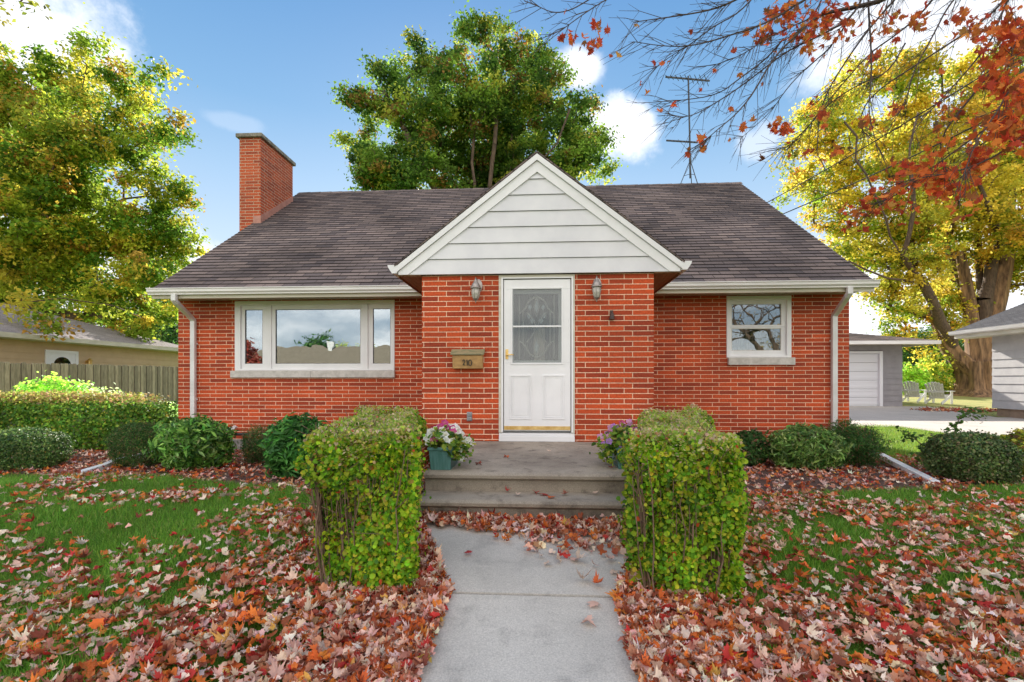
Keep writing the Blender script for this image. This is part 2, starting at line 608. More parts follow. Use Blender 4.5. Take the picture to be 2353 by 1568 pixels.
def glass_mat(name, refl=.5, tint=(.8, .88, .95), rough=0.0):
    m, N, L = nmat(name)
    out = N.new("ShaderNodeOutputMaterial")
    g = N.new("ShaderNodeBsdfGlossy"); g.inputs['Roughness'].default_value = rough
    g.inputs['Color'].default_value = (*tint, 1)
    t = N.new("ShaderNodeBsdfTransparent"); t.inputs[0].default_value = (.75, .78, .76, 1)
    fr = N.new("ShaderNodeFresnel"); fr.inputs[0].default_value = 1.5
    ma = N.new("ShaderNodeMath"); ma.operation = 'ADD'; ma.use_clamp = True
    ma.inputs[1].default_value = refl
    L.new(fr.outputs[0], ma.inputs[0])
    n = N.new("ShaderNodeTexNoise"); n.inputs['Scale'].default_value = 2.5
    bp = N.new("ShaderNodeBump"); bp.inputs['Strength'].default_value = .12; bp.inputs['Distance'].default_value = .01
    tc = N.new("ShaderNodeTexCoord"); L.new(tc.outputs['Object'], n.inputs['Vector'])
    L.new(n.outputs[0], bp.inputs['Height']); L.new(bp.outputs[0], g.inputs['Normal'])
    mx = N.new("ShaderNodeMixShader")
    L.new(ma.outputs[0], mx.inputs[0]); L.new(t.outputs[0], mx.inputs[1]); L.new(g.outputs[0], mx.inputs[2])
    L.new(mx.outputs[0], out.inputs[0])
    return m

M = {}
M['brick'] = brick_mat("brick", (.57, .080, .018), (.27, .034, .012), (.80, .57, .40), .305, .0677, .0047, .36, .5, (.78, 1.22), bias=-.1, blotch=(.9, .85, 1.12))
M['brick_chimney'] = brick_mat("brick_chimney", (.52, .10, .032), (.30, .055, .022), (.55, .40, .28), .305, .0677, .0055, .36, .5)
M['shingle'] = brick_mat("shingle", (.24, .185, .160), (.115, .095, .092), (.030, .024, .022), .33, .142, .0055, .43, 1.0, (.65, 1.35), rough=.95, scale_noise=55, msm=.35, blotch=(.55, .78, 1.3), spec=.15)
M['shingle_shadow_edge'] = pbr("shingle_shadow_edge", (.022, .016, .016), .95)  # dark butt edge; each course's shadow line is put into this colour
M['shingle_grey'] = brick_mat("shingle_grey", (.42, .38, .38), (.32, .29, .29), (.15, .13, .13), .33, .142, .006, .43, .8, (.75, 1.25), rough=.95, msm=.35, spec=.15)
M['shingle_dark'] = brick_mat("shingle_dark", (.10, .10, .11), (.07, .07, .08), (.03, .03, .03), .33, .142, .006, .43, .8, (.75, 1.25), rough=.95, msm=.35, spec=.15)
M['white'] = pbr("white_paint", (.84, .84, .85), .45, (.76, .76, .77), 1.6, 5, bump=.05, bscale=30)
M['gable_white'] = pbr("gable_white", (.74, .74, .76), .5, (.66, .66, .69), 2.5, 5, bump=.05)
M['cream'] = pbr("cream_trim", (.66, .62, .52), .5, (.52, .48, .38), 3, 5, stretch=(.3, 1, 3))
M['gutter'] = pbr("gutter_metal", (.80, .78, .76), .35, (.62, .60, .57), 2.5, 6, stretch=(.4, 1, 4), lo=.4, hi=.75)
M['downspout'] = pbr("downspout_metal", (.76, .76, .77), .35, (.62, .61, .60), 3, 5, metal=.1)
M['soffit'] = pbr("soffit", (.52, .46, .36), .6, (.38, .31, .22), 6, 5, stretch=(6, .5, 1))
M['soffit_shade_brown'] = pbr("soffit_shade_brown", (.34, .17, .07), .55, (.22, .10, .04), 5, 5, stretch=(1, 8, 1))  # shade and red brick bounce under the eaves, put into the board colour
M['stone_sill'] = pbr("stone_sill", (.64, .61, .57), .85, (.48, .46, .42), 12, 6, bump=.3)
M['foundation'] = pbr("foundation", (.32, .30, .28), .9, (.18, .17, .16), 7, 6, bump=.4)
M['glass_mirror'] = glass_mat("window_glass", .30, (.80, .90, .98))
M['glass'] = glass_mat("sash_glass", .16, (.85, .9, .95))
M['glass_door'] = glass_mat("door_glass", .025, (.85, .9, .95))
M['curtain'] = pbr("curtain", (.26, .24, .17), .9, (.09, .085, .06), 4, 3, stretch=(14, 1, .6))
M['door_curtain'] = pbr("door_curtain", (.17, .165, .13), .9, (.05, .055, .05), 3, 3, stretch=(9, 1, .8))
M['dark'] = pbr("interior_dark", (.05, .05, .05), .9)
M['lead'] = pbr("lead_came", (.55, .52, .45), .4)
M['bevelglass'] = pbr("bevelled_glass", (.16, .19, .21), .15, (.34, .38, .40), 30, 4, metal=.3)
M['brass'] = pbr("brass", (.90, .68, .30), .5, (.65, .42, .14), 10, 3, metal=1)
M['pewter'] = pbr("pewter", (.25, .22, .20), .4, (.40, .36, .33), 25, 4, metal=.7)
M['frost'] = pbr("lantern_glass", (.55, .52, .46), .15, (.35, .32, .28), 30, 3, spec=.8)
M['iron'] = pbr("dark_iron", (.035, .022, .018), .5, (.08, .04, .03), 25, 3)
M['mail_body'] = pbr("mailbox_body", (.50, .30, .11), .55, (.34, .19, .07), 9, 6, stretch=(1, 1, 2), bump=.15)
M['mail_lid'] = pbr("mailbox_lid", (.16, .17, .09), .5, (.30, .24, .13), 12, 6, stretch=(1, 1, 4))
M['numeral'] = pbr("numeral_black", (.035, .035, .03), .5)
M['outlet'] = pbr("outlet_metal", (.42, .44, .47), .35, (.25, .26, .28), 40, 3, metal=.5)
M['flash'] = pbr("flashing", (.50, .24, .18), .5, (.40, .18, .13), 5, 5)
M['concrete_cap'] = pbr("chimney_cap", (.30, .28, .23), .9, (.14, .13, .10), 9, 6, bump=.5)
M['clay'] = pbr("flue_clay", (.40, .22, .12), .8)
M['asphalt'] = pbr("asphalt", (.06, .06, .06), .9, (.04, .04, .04), 30)
M['bark'] = pbr("bark", (.15, .10, .065), .9, (.06, .04, .028), 5, 8, stretch=(3, 3, .6), bump=.9, bscale=9)
M['bark_light'] = pbr("bark_light", (.34, .20, .10), .9, (.07, .04, .022), 2.2, 8, stretch=(3, 3, .45), bump=1.0, bscale=7)
M['twig'] = pbr("twig", (.055, .04, .038), .8, (.09, .065, .055), 30)
M['stem'] = pbr("hedge_stem", (.22, .14, .09), .85, (.12, .075, .05), 30)
M['leaf'] = leaf_mat("foliage", .42)
M['leaf_tree'] = leaf_mat("tree_foliage", .46, .6, .2)
M['leaf_gloss'] = leaf_mat("glossy_foliage", .25, .5, .32)
M['litter'] = leaf_mat("dry_leaf", .15, .6, .35)
M['grass'] = leaf_mat("grass_blade", .3, .5, .3)
M['petal'] = leaf_mat("petal", .35, .6, .2)
M['beige_siding'] = pbr("beige_siding", (.58, .43, .26), .7, (.52, .38, .23), 3)
M['grey_siding'] = pbr("grey_siding", (.30, .29, .31), .7, (.25, .24, .26), 3)
M['lilac_siding'] = pbr("pale_siding", (.50, .49, .49), .65, (.42, .41, .42), 3)
M['tan_found'] = pbr("tan_foundation", (.33, .24, .17), .9, (.25, .18, .13), 6)
M['garage_white'] = pbr("garage_white", (.74, .75, .80), .5)
M['planter'] = pbr("planter_green", (.075, .20, .18), .35, (.12, .27, .26), 9, 4, stretch=(3, 3, .7), spec=.6)
M['soil'] = pbr("soil", (.04, .025, .015), .95)
M['plastic_black'] = pbr("black_plastic", (.02, .02, .022), .45)
M['chair_white'] = pbr("chair_white", (.70, .70, .70), .6)
M['antenna'] = pbr("antenna_metal", (.07, .075, .085), .5, (.045, .045, .05), 20, 3, metal=.3)
M['cable'] = pbr("cable_black", (.02, .02, .02), .6)
M['pale_wood'] = pbr("pale_wood", (.52, .45, .38), .8, (.44, .37, .30), 4, 3, stretch=(6, 6, .5))

def fence_mat():
    m = pbr("weathered_wood", (.56, .45, .34), .85, (.28, .22, .165), 5, 7, stretch=(9, 9, .8), bump=.4, bscale=20)
    return m
M['fence'] = fence_mat()
def board_mat():
    """weathered boards: each board its own tone, dark gap between neighbours, grain along the board"""
    m = pbr("weathered_boards", (.60, .48, .36), .85, (.30, .235, .17), 5, 7, stretch=(9, 9, .8), bump=.5, bscale=20)
    N, L = m.node_tree.nodes, m.node_tree.links
    b = next(n for n in N if n.type == 'BSDF_PRINCIPLED')
    src = b.inputs['Base Color'].links[0].from_socket
    tc = N.new("ShaderNodeTexCoord"); sp = N.new("ShaderNodeSeparateXYZ"); L.new(tc.outputs['Object'], sp.inputs[0])
    def mt(op, a, b_=None):
        n = N.new("ShaderNodeMath"); n.operation = op
        for i, x in enumerate((a, b_)):
            if x is None: continue
            if isinstance(x, (int, float)): n.inputs[i].default_value = x
            else: L.new(x, n.inputs[i])
        return n.outputs[0]
    # distance along the fence line (object origin at -14.7, 15)
    dx, dy = -.0876, .9962
    s0 = mt('ADD', mt('MULTIPLY', sp.outputs[0], dx), mt('MULTIPLY', sp.outputs[1], dy))
    off = ((-14.7 + 14.3) * dx + (15 - 11.2) * dy + 3.0)
    k = mt('DIVIDE', mt('ADD', s0, off), .146)
    wn = N.new("ShaderNodeTexWhiteNoise"); wn.noise_dimensions = '1D'; L.new(mt('FLOOR', k), wn.inputs['W'])
    tone = mt('ADD', mt('MULTIPLY', wn.outputs['Value'], .6), .62)
    fr = mt('FRACT', k)
    gap = mt('GREATER_THAN', mt('ABSOLUTE', mt('SUBTRACT', fr, .475)), .43)
    f = mt('MULTIPLY', tone, mt('SUBTRACT', 1.0, mt('MULTIPLY', gap, .65)))
    v = N.new("ShaderNodeVectorMath"); v.operation = 'SCALE'; L.new(src, v.inputs[0]); L.new(f, v.inputs['Scale'])
    L.new(v.outputs[0], b.inputs['Base Color'])
    return m
M['boards'] = board_mat()

def concrete(name, c1, c2, c3, s1=.9, speck=220, bump=.35, lo=.42, hi=.68):
    m, N, L = nmat(name)
    out = N.new("ShaderNodeOutputMaterial")
    b = N.new("ShaderNodeBsdfPrincipled"); b.inputs['Roughness'].default_value = .85
    b.inputs['Specular IOR Level'].default_value = .25
    L.new(b.outputs[0], out.inputs[0])
    tc = N.new("ShaderNodeTexCoord")
    def noise(s, d=6, rg=.6):
        n = N.new("ShaderNodeTexNoise"); n.inputs['Scale'].default_value = s; n.inputs['Detail'].default_value = d
        n.inputs['Roughness'].default_value = rg
        L.new(tc.outputs['Object'], n.inputs['Vector']); return n.outputs[0]
    def rmp(x, a, b_, c=0, d=1):
        r = N.new("ShaderNodeMapRange"); r.inputs[1].default_value = a; r.inputs[2].default_value = b_
        r.inputs[3].default_value = c; r.inputs[4].default_value = d; L.new(x, r.inputs[0]); return r.outputs[0]
    def mix(f, a, b_):
        x = N.new("ShaderNodeMix"); x.data_type = 'RGBA'; L.new(f, x.inputs[0])
        for i, q in ((6, a), (7, b_)):
            if isinstance(q, tuple): x.inputs[i].default_value = (*q, 1)
            else: L.new(q, x.inputs[i])
        return x.outputs[2]
    c = mix(rmp(noise(s1, 7, .65), lo, hi), c1, c2)
    c = mix(rmp(noise(s1 * 3.3, 8, .7), .52, .72), c, c3)
    sp = rmp(noise(speck, 3, .8), .3, .72, .72, 1.28)
    v = N.new("ShaderNodeVectorMath"); v.operation = 'SCALE'
    L.new(c, v.inputs[0]); L.new(sp, v.inputs['Scale'])
    L.new(v.outputs[0], b.inputs['Base Color'])
    bp = N.new("ShaderNodeBump"); bp.inputs['Strength'].default_value = bump; bp.inputs['Distance'].default_value = .004
    L.new(noise(speck * .8, 3), bp.inputs['Height']); L.new(bp.outputs[0], b.inputs['Normal'])
    return m
M['path'] = concrete("path_concrete", (.57, .54, .49), (.46, .435, .395), (.37, .35, .32), 1.2, 120, .45)
M['step'] = concrete("step_concrete", (.36, .31, .25), (.22, .185, .15), (.11, .09, .075), 1.6, 110, .5)
M['drive'] = concrete("driveway_concrete", (.50, .46, .42), (.43, .395, .36), (.37, .34, .31), .5, 60, .2)

def lawn_mat():
    m, N, L = nmat("lawn_turf")
    out = N.new("ShaderNodeOutputMaterial")
    b = N.new("ShaderNodeBsdfPrincipled"); b.inputs['Roughness'].default_value = .95; b.inputs['Specular IOR Level'].default_value = .1
    L.new(b.outputs[0], out.inputs[0])
    tc = N.new("ShaderNodeTexCoord")
    n = N.new("ShaderNodeTexNoise"); n.inputs['Scale'].default_value = .8; n.inputs['Detail'].default_value = 8
    L.new(tc.outputs['Object'], n.inputs['Vector'])
    cr = N.new("ShaderNodeValToRGB")
    e = cr.color_ramp.elements
    e[0].position = .3; e[0].color = (.05, .12, .015, 1)
    e[1].position = .72; e[1].color = (.15, .25, .03, 1)
    L.new(n.outputs[0], cr.inputs[0])
    n2 = N.new("ShaderNodeTexNoise"); n2.inputs['Scale'].default_value = 25; n2.inputs['Detail'].default_value = 4
    L.new(tc.outputs['Object'], n2.inputs['Vector'])
    r = N.new("ShaderNodeMapRange"); r.inputs[1].default_value = .3; r.inputs[2].default_value = .7
    r.inputs[3].default_value = .6; r.inputs[4].default_value = 1.5
    L.new(n2.outputs[0], r.inputs[0])
    v = N.new("ShaderNodeVectorMath"); v.operation = 'SCALE'
    L.new(cr.outputs[0], v.inputs[0]); L.new(r.outputs[0], v.inputs['Scale'])
    L.new(v.outputs[0], b.inputs['Base Color'])
    return m
M['lawn'] = lawn_mat()
M['mulch'] = pbr("mulch", (.075, .040, .028), .95, (.13, .075, .055), 30, 5, bump=.8, bscale=60)

# ================================================================ THE SETTING
def axis(a, b, pts):
    return np.unique(np.concatenate([np.linspace(a, b, pts)]))
gx = np.unique(np.concatenate([np.linspace(-900, -60, 12), np.linspace(-60, -12, 12), np.linspace(-12, 12, 49), np.linspace(12, 60, 12), np.linspace(60, 900, 12)]))
gy = np.unique(np.concatenate([np.linspace(-300, -20, 8), np.linspace(-20, -1, 8), np.linspace(-1, 10, 45), np.linspace(10, 60, 30), np.linspace(60, 1500, 14)]))
XX, YY = np.meshgrid(gx, gy, indexing='ij')
ZZ = ground(XX, YY)
V = np.stack([XX, YY, ZZ], -1).reshape(-1, 3)
ny = len(gy)
ii, jj = np.meshgrid(np.arange(len(gx) - 1), np.arange(ny - 1), indexing='ij')
q = np.stack([ii * ny + jj, (ii + 1) * ny + jj, (ii + 1) * ny + jj + 1, ii * ny + jj + 1], -1).reshape(-1)
nf = len(q) // 4
me = mesh_np("ground", V, q, np.arange(nf) * 4, np.full(nf, 4), smooth=True)
link("ground", me, M['lawn'], kind="structure")

def sheet(name, pts, mat, dz, thick=0.0, n=1, kind="structure", sub=.35):
    """polygon draped on the ground: pts list of (x,y); finely split by y"""
    mb = MB()
    ys = sorted(set([p[1] for p in pts]))
    y0, y1 = ys[0], ys[-1]
    cuts = set(ys)
    k = max(1, int((y1 - y0) / sub))
    for i in range(k + 1): cuts.add(y0 + (y1 - y0) * i / k)
    cuts = sorted(cuts)
    def span(y):
        xs = []
        m = len(pts)
        for i in range(m):
            (xa, ya), (xb, yb) = pts[i], pts[(i + 1) % m]
            if ya == yb: continue
            if min(ya, yb) - 1e-9 <= y <= max(ya, yb) + 1e-9:
                xs.append(xa + (xb - xa) * (y - ya) / (yb - ya))
        return min(xs), max(xs)
    vs, fs = [], []
    for y in cuts:
        a, b = span(min(max(y, y0 + 1e-6), y1 - 1e-6))
        z = float(ground(0, y)) + dz
        vs += [(a, y, z), (b, y, z), (a, y, z - thick - .02), (b, y, z - thick - .02)]
    for i in range(len(cuts) - 1):
        o = i * 4
        fs += [(o, o + 1, o + 5, o + 4), (o + 2, o, o + 4, o + 6), (o + 1, o + 3, o + 7, o + 5)]
    o = (len(cuts) - 1) * 4
    fs += [(0, 2, 3, 1), (o, o + 1, o + 3, o + 2)]
    mb.add(vs, fs)
    return mb.build(name, mat, kind=kind)

# front path: straight slab and the flared slab at the steps (3 cm above the turf, a thin joint between)
sheet("path", [(-.54, -6), (.457, -6), (.457, 2.712), (-.54, 2.712)], M['path'], .03, .05)
sheet("path", [(-.54, 2.738), (.457, 2.738), (.90, 3.84), (-1.0, 3.84)], M['path'], .03, .05)
sheet("path_joint", [(-.53, 2.708), (.447, 2.708), (.447, 2.742), (-.53, 2.742)], M['plastic_black'], .012)
# planting beds
sheet("garden_bed", [(-16, 5.62), (-4.5, 5.45), (-1.0, 4.55), (-1.0, 8.14), (-16, 8.14)], M['mulch'], .005)
sheet("garden_bed", [(1.0, 4.6), (4.0, 5.3), (4.9, 5.5), (14, 5.55), (14, 7.0), (5.6, 7.2), (5.2, 8.14), (1.0, 8.14)], M['mulch'], .005)
M['dry_turf'] = pbr("dry_turf", (.34, .30, .09), .95, (.22, .26, .06), .9, 8, bump=.6, bscale=30)
sheet("lawn", [(15.3, 20.55), (60, 20.55), (60, 48), (15.3, 48)], M['dry_turf'], .012)
sheet("lawn", [(14.45, 14.62), (30, 14.62), (30, 20.5), (16.35, 20.5), (14.6, 15.7)], M['dry_turf'], .016)
# driveway beside the house
g1 = G(1955, 969); g2 = G(2200, 1001); g3 = G(2400, 1020)
sheet("driveway", [(5.6, 12.9), (g1[0] + .2, g1[1]), (g2[0], g2[1]), (13.5, 9.6), (30, 8.6), (30, 14.6), (14.4, 15.6), (16.2, 20.5), (5.6, 20.5)], M['drive'], .02, .02)
sheet("street", [(-90, -16), (90, -16), (90, -9), (-90, -9)], M['asphalt'], .01)

# ================================================================ THE HOUSE
XL, XR, YW, YB = -6.5, 5.17, 8.14, 16.86
YP, YG = 6.18, 6.10
RIDGE_Y, RIDGE_Z = 12.5, EYE + 5.13
EAVE_Y, EAVE_Z = 7.62, EYE + 1.56
SLOPE = (RIDGE_Z - EAVE_Z) / (RIDGE_Y - EAVE_Y)
SOF = EYE + 1.44
house = thing("brick_house", "single-storey red brick house with dark shingle roof and white front gable", "house", (-.6, 8.14, 0))

def plane_wall(mb, x0, x1, z0, z1, y, holes, depth=.09, flip=False):
    xs = sorted(set([x0, x1] + [h[0] for h in holes] + [h[1] for h in holes]))
    zs = sorted(set([z0, z1] + [h[2] for h in holes] + [h[3] for h in holes]))
    for i in range(len(xs) - 1):
        for j in range(len(zs) - 1):
            cx, cz = (xs[i] + xs[i + 1]) / 2, (zs[j] + zs[j + 1]) / 2
            if any(h[0] < cx < h[1] and h[2] < cz < h[3] for h in holes): continue
            mb.poly([(xs[i], y, zs[j]), (xs[i + 1], y, zs[j]), (xs[i + 1], y, zs[j + 1]), (xs[i], y, zs[j + 1])])
    for h in holes:
        a, b, c, d = h
        mb.poly([(a, y, c), (a, y, d), (a, y + depth, d), (a, y + depth, c)])
        mb.poly([(b, y, c), (b, y + depth, c), (b, y + depth, d), (b, y, d)])
        mb.poly([(a, y, d), (b, y, d), (b, y + depth, d), (a, y + depth, d)])
        mb.poly([(a, y, c), (a, y + depth, c), (b, y + depth, c), (b, y, c)])

# window and door extents from the photograph
bw0, bw1 = P(540, 770, YW)[0], P(907, 770, YW)[0]
bwt, bwb = P(720, 691, YW)[2], P(720, 852, YW)[2]
bwt = min(bwt, SOF - .004)
rw0, rw1 = P(1669, 750, YW)[0], P(1818, 750, YW)[0]
rwt, rwb = P(1743, 680, YW)[2], P(1743, 822, YW)[2]
rwt = min(rwt, SOF - .006)
dr0, dr1 = P(1146, 800, YP)[0], P(1321, 800, YP)[0]
STOOP = .45
GB = EYE + 1.395       # underside of the porch gable
w = MB()
plane_wall(w, XL, -1.55, .20, SOF, YW, [(bw0, bw1, bwb, bwt)])
plane_wall(w, 1.49, XR, .20, SOF, YW, [(rw0, rw1, rwb, rwt)])
def roofz(y): return EAVE_Z + SLOPE * (min(y, 2 * RIDGE_Y - y) - EAVE_Y) - .03
for x in (XL, XR):
    w.poly([(x, YW, .2), (x, YB, .2), (x, YB, roofz(YB)), (x, RIDGE_Y, roofz(RIDGE_Y)), (x, YW, roofz(YW))])
w.poly([(XL, YB, .2), (XR, YB, .2), (XR, YB, SOF + .3), (XL, YB, SOF + .3)])
w.build("wall", M['brick'], house)
w = MB()
plane_wall(w, -1.55, 1.49, STOOP + .004, GB, YP, [(dr0, dr1, STOOP + .004, GB - .004)])
for x in (-1.55, 1.49):
    w.poly([(x, YP, 0), (x, YW, 0), (x, YW, GB + .2), (x, YP, GB + .2)])
w.build("porch_wall", M['brick'], house)
for fa_ in ((XL - .02, -1.56, YW - .02, YB), (1.50, XR + .02, YW - .02, YB)):
    w = MB(); w.box(*fa_, -.1, .2); w.build("foundation", M['foundation'], house)

# main roof: one mesh, stepped courses
def roof_courses(mb, a, b, c, d, expo=.142, th=.012):
    """a,b eave left/right; d,c ridge left/right. Steps along the slope."""
    a, b, c, d = [np.array(t, float) for t in (a, b, c, d)]
    L = np.linalg.norm((d + c) / 2 - (a + b) / 2)
    n = np.cross(b - a, d - a); n /= np.linalg.norm(n)
    if n[2] < 0: n = -n
    k = int(round(L / expo))
    for i in range(k):
        t0, t1 = i / k, (i + 1) / k
        p0, p1 = a + (d - a) * t0, b + (c - b) * t0
        q0, q1 = a + (d - a) * t1, b + (c - b) * t1
        fi = len(mb.f)
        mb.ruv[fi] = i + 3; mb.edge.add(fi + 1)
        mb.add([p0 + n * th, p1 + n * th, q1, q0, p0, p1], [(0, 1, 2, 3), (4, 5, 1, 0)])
rf = MB(); rf.edge_mat = M['shingle_shadow_edge']
RL, RR = XL - .04, XR + .04
roof_courses(rf, (RL, EAVE_Y, EAVE_Z), (RR, EAVE_Y, EAVE_Z), (RR, RIDGE_Y, RIDGE_Z), (RL, RIDGE_Y, RIDGE_Z))
yb = 2 * RIDGE_Y - EAVE_Y
rf.poly([(RL, yb, EAVE_Z), (RL, RIDGE_Y, RIDGE_Z), (RR, RIDGE_Y, RIDGE_Z), (RR, yb, EAVE_Z)])
for x in (RL, RR):
    rf.poly([(x, EAVE_Y, EAVE_Z), (x, RIDGE_Y, RIDGE_Z), (x, yb, EAVE_Z), (x, yb, EAVE_Z - .02), (x, RIDGE_Y, RIDGE_Z - .02), (x, EAVE_Y, EAVE_Z - .02)])
rf.poly([(RL, EAVE_Y, EAVE_Z), (RR, EAVE_Y, EAVE_Z), (RR, EAVE_Y, EAVE_Z - .02), (RL, EAVE_Y, EAVE_Z - .02)])
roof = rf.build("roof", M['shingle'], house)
cap = MB()
for i in range(40):
    x = RL + (RR - RL) * i / 40; x2 = x + (RR - RL) / 40 + .03
    cap.add([(x, RIDGE_Y - .13, RIDGE_Z - .085), (x2, RIDGE_Y - .13, RIDGE_Z - .079), (x2, RIDGE_Y, RIDGE_Z + .022), (x, RIDGE_Y, RIDGE_Z + .014), (x, RIDGE_Y + .13, RIDGE_Z - .085), (x2, RIDGE_Y + .13, RIDGE_Z - .079)],
            [(0, 1, 2, 3), (3, 2, 5, 4)])
cap.build("ridge_cap", M['shingle'], roof)
# porch roof
PZ, PK, PX = EYE + 1.515, EYE + 2.965, 1.87
pslope = (PK - PZ) / PX
def main_y(z): return EAVE_Y + (z - EAVE_Z) / SLOPE
pr = MB(); pr.edge_mat = M['shingle_shadow_edge']
cx = -.02
for s in (-1, 1):
    e0 = (cx + s * PX, YG - .03, PZ); e1 = (cx + s * PX, 7.62, PZ)
    r0 = (cx, YG - .03, PK); r1 = (cx, main_y(PK) + .02, PK)
    roof_courses(pr, e0, e1, r1, r0)
    lo = [(cx + s * PX, YG - .03, PZ), (cx, YG - .03, PK), (cx, YG - .03, PK - .02), (cx + s * PX, YG - .03, PZ - .02)]
    pr.poly(lo)
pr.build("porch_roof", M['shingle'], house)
# gable front
gb = MB()
zt = PK - .03
def zline(x, off): return zt - off - pslope * abs(x - cx)
bot = GB
lines = [EYE + (875 - v) * (YG / F) * 1.0 for v in (628, 592, 556, 519, 483, 446, 410)]
INN = .225
gb.poly([(cx - (zt - INN - bot) / pslope - .02, YG + .045, bot + .004), (cx + (zt - INN - bot) / pslope + .02, YG + .045, bot + .004), (cx, YG + .045, zt - INN + .016)])
for i, z0 in enumerate(lines):
    z0 = max(z0, bot + .002)
    z1 = lines[i + 1] - .006 if i + 1 < len(lines) else zt - INN
    z0_ = z0
    xa0 = (zt - INN - z0_) / pslope; xa1 = max((zt - INN - z1) / pslope, 0.002)
    gb.add([(cx - xa0, YG + .012, z0_), (cx + xa0, YG + .012, z0_), (cx + xa1, YG + .028, z1), (cx - xa1, YG + .028, z1), (cx - xa0, YG + .04, z0_), (cx + xa0, YG + .04, z0_)],
           [(0, 1, 2, 3), (4, 5, 1, 0)])
gable = gb.build("gable", M['gable_white'], house)
dk = MB(); dk.poly([(cx - 1.5, YG + .06, bot + .01), (cx + 1.5, YG + .06, bot + .01), (cx, YG + .06, bot + 1.18)])
rk = MB()
for s in (-1, 1):
    xo = PX - .015
    # wide rake board, mitred at the peak, cut plumb at the foot
    def xz(off, z): return cx + s * (zt - off - z) / pslope
    foot = bot - .0
    p = [(cx, YG, zt - .085), (cx, YG, zt - INN), (xz(INN, foot), YG, foot), (cx + s * (xo - .03), YG, foot), (cx + s * (xo - .03), YG, zline(cx + s * (xo - .03), .085))]
    rk.prism(p, (0, .035, 0))
    p = [(cx, YG - .025, zt), (cx, YG - .025, zt - .08), (cx + s * xo, YG - .025, zline(cx + xo, .08)), (cx + s * xo, YG - .025, zline(cx + xo, 0))]
    rk.prism(p, (0, .06, 0))
rk.build("rake_board", M['white'], gable)
# porch gutters with their end caps, soffits
for s in (-1, 1):
    g = MB()
    x0 = cx + s * (PX - .03)
    prof = [(x0, PZ + .005), (x0 + s * .125, PZ + .005), (x0 + s * .115, PZ - .03), (x0 + s * .065, PZ - .105), (x0, PZ - .105)]
    g.prism([(x, YG - .02, z) for x, z in prof], (0, 1.42, 0))
    g.build("porch_gutter", M['white'], house)
for s, xw in ((-1, -1.55), (1, 1.49)):
    sf = MB()
    x0 = xw; x1 = cx + s * (PX - .04)
    n = 5
    for k in range(n):
        a, b = x0 + (x1 - x0) * k / n, x0 + (x1 - x0) * (k + .94) / n
        sf.box(min(a, b), max(a, b), YG + .037, 7.6, bot - .012, bot + .002)
    sf.box(min(x1, x1 + s * .012), max(x1, x1 + s * .012), YG + .037, 7.52, bot - .03, bot + .06)
    sf.build("porch_soffit", M['soffit_shade_brown'], house)
# main gutters, fascia, soffit
for a, b, nm in ((RL - .02, -1.60, 0), (1.56, RR + .02, 1)):
    g = MB()
    y0 = EAVE_Y + .005
    prof = [(y0, EAVE_Z - .012), (y0 - .125, EAVE_Z - .012), (y0 - .127, EAVE_Z - .024), (y0 - .112, EAVE_Z - .03), (y0 - .112, EAVE_Z - .072), (y0 - .085, EAVE_Z - .1), (y0 - .085, EAVE_Z - .118), (y0, EAVE_Z - .118)]
    g.prism([(a, y, z) for y, z in prof], (b - a, 0, 0))
    g.build("gutter", M['gutter'], house)
    g = MB(); g.box(a + .03, b - .03, y0 - .03, y0 + .012, EAVE_Z - .175, EAVE_Z - .119)
    g.build("fascia", M['cream'], house)
    g = MB()
    n = int((b - a) / .1)
    for k in range(n):
        x = a + .03 + (b - a - .06) * k / n
        g.box(x, x + (b - a - .06) / n - .006, y0 + .013, YW - .003, SOF - .0, SOF + .012)
    g.box(a + .03, b - .03, y0 + .013, YW - .003, SOF + .013, SOF + .02)
    g.build("soffit", M['soffit'], house)

# downspouts (with ground extension)
def spout(xo, xw, ext):
    d = MB()
    d.sweep([(xo, 7.55, EAVE_Z - .11), (xo, 7.55, EAVE_Z - .21), (xo, 7.60, EAVE_Z - .25), (xw, 8.02, EAVE_Z - .43), (xw, 8.085, EAVE_Z - .48), (xw, 8.09, EAVE_Z - .56), (xw, 8.09, .22), (xw, 8.05, .14), (xw, 7.95, .08)], .082, .062)
    o = d.build("downspout", M['downspout'], house, bevel=.006)
    e = MB(); e.sweep([(q[0], q[1], q[2] + .015) for q in ext], .10, .07, up=(1, 0, 0))
    e.build("spout_extension", M['white'], o, bevel=.006)
    for z in (1.9, .9):
        t = MB(); t.box(xw - .05, xw + .05, 8.12, 8.138, z, z + .03); t.box(xw - .044, xw - .042, 8.06, 8.12, z, z + .03); t.box(xw + .042, xw + .044, 8.06, 8.12, z, z + .03)
        t.build("strap", M['downspout'], o)
ga, gbp = G(275, 1068), G(183, 1094)
spout(-6.10, -6.18, [(-6.18, 7.96, .08), (ga[0], ga[1], .075), ((ga[0] + gbp[0]) / 2 + .03, (ga[1] + gbp[1]) / 2, .065), (gbp[0], gbp[1], .055)])
gc, gd = G(2022, 1060), G(2150, 1118)
spout(4.80, 4.90, [(4.90, 7.96, .10), (gc[0], gc[1], .085), (gd[0], gd[1], .06)])

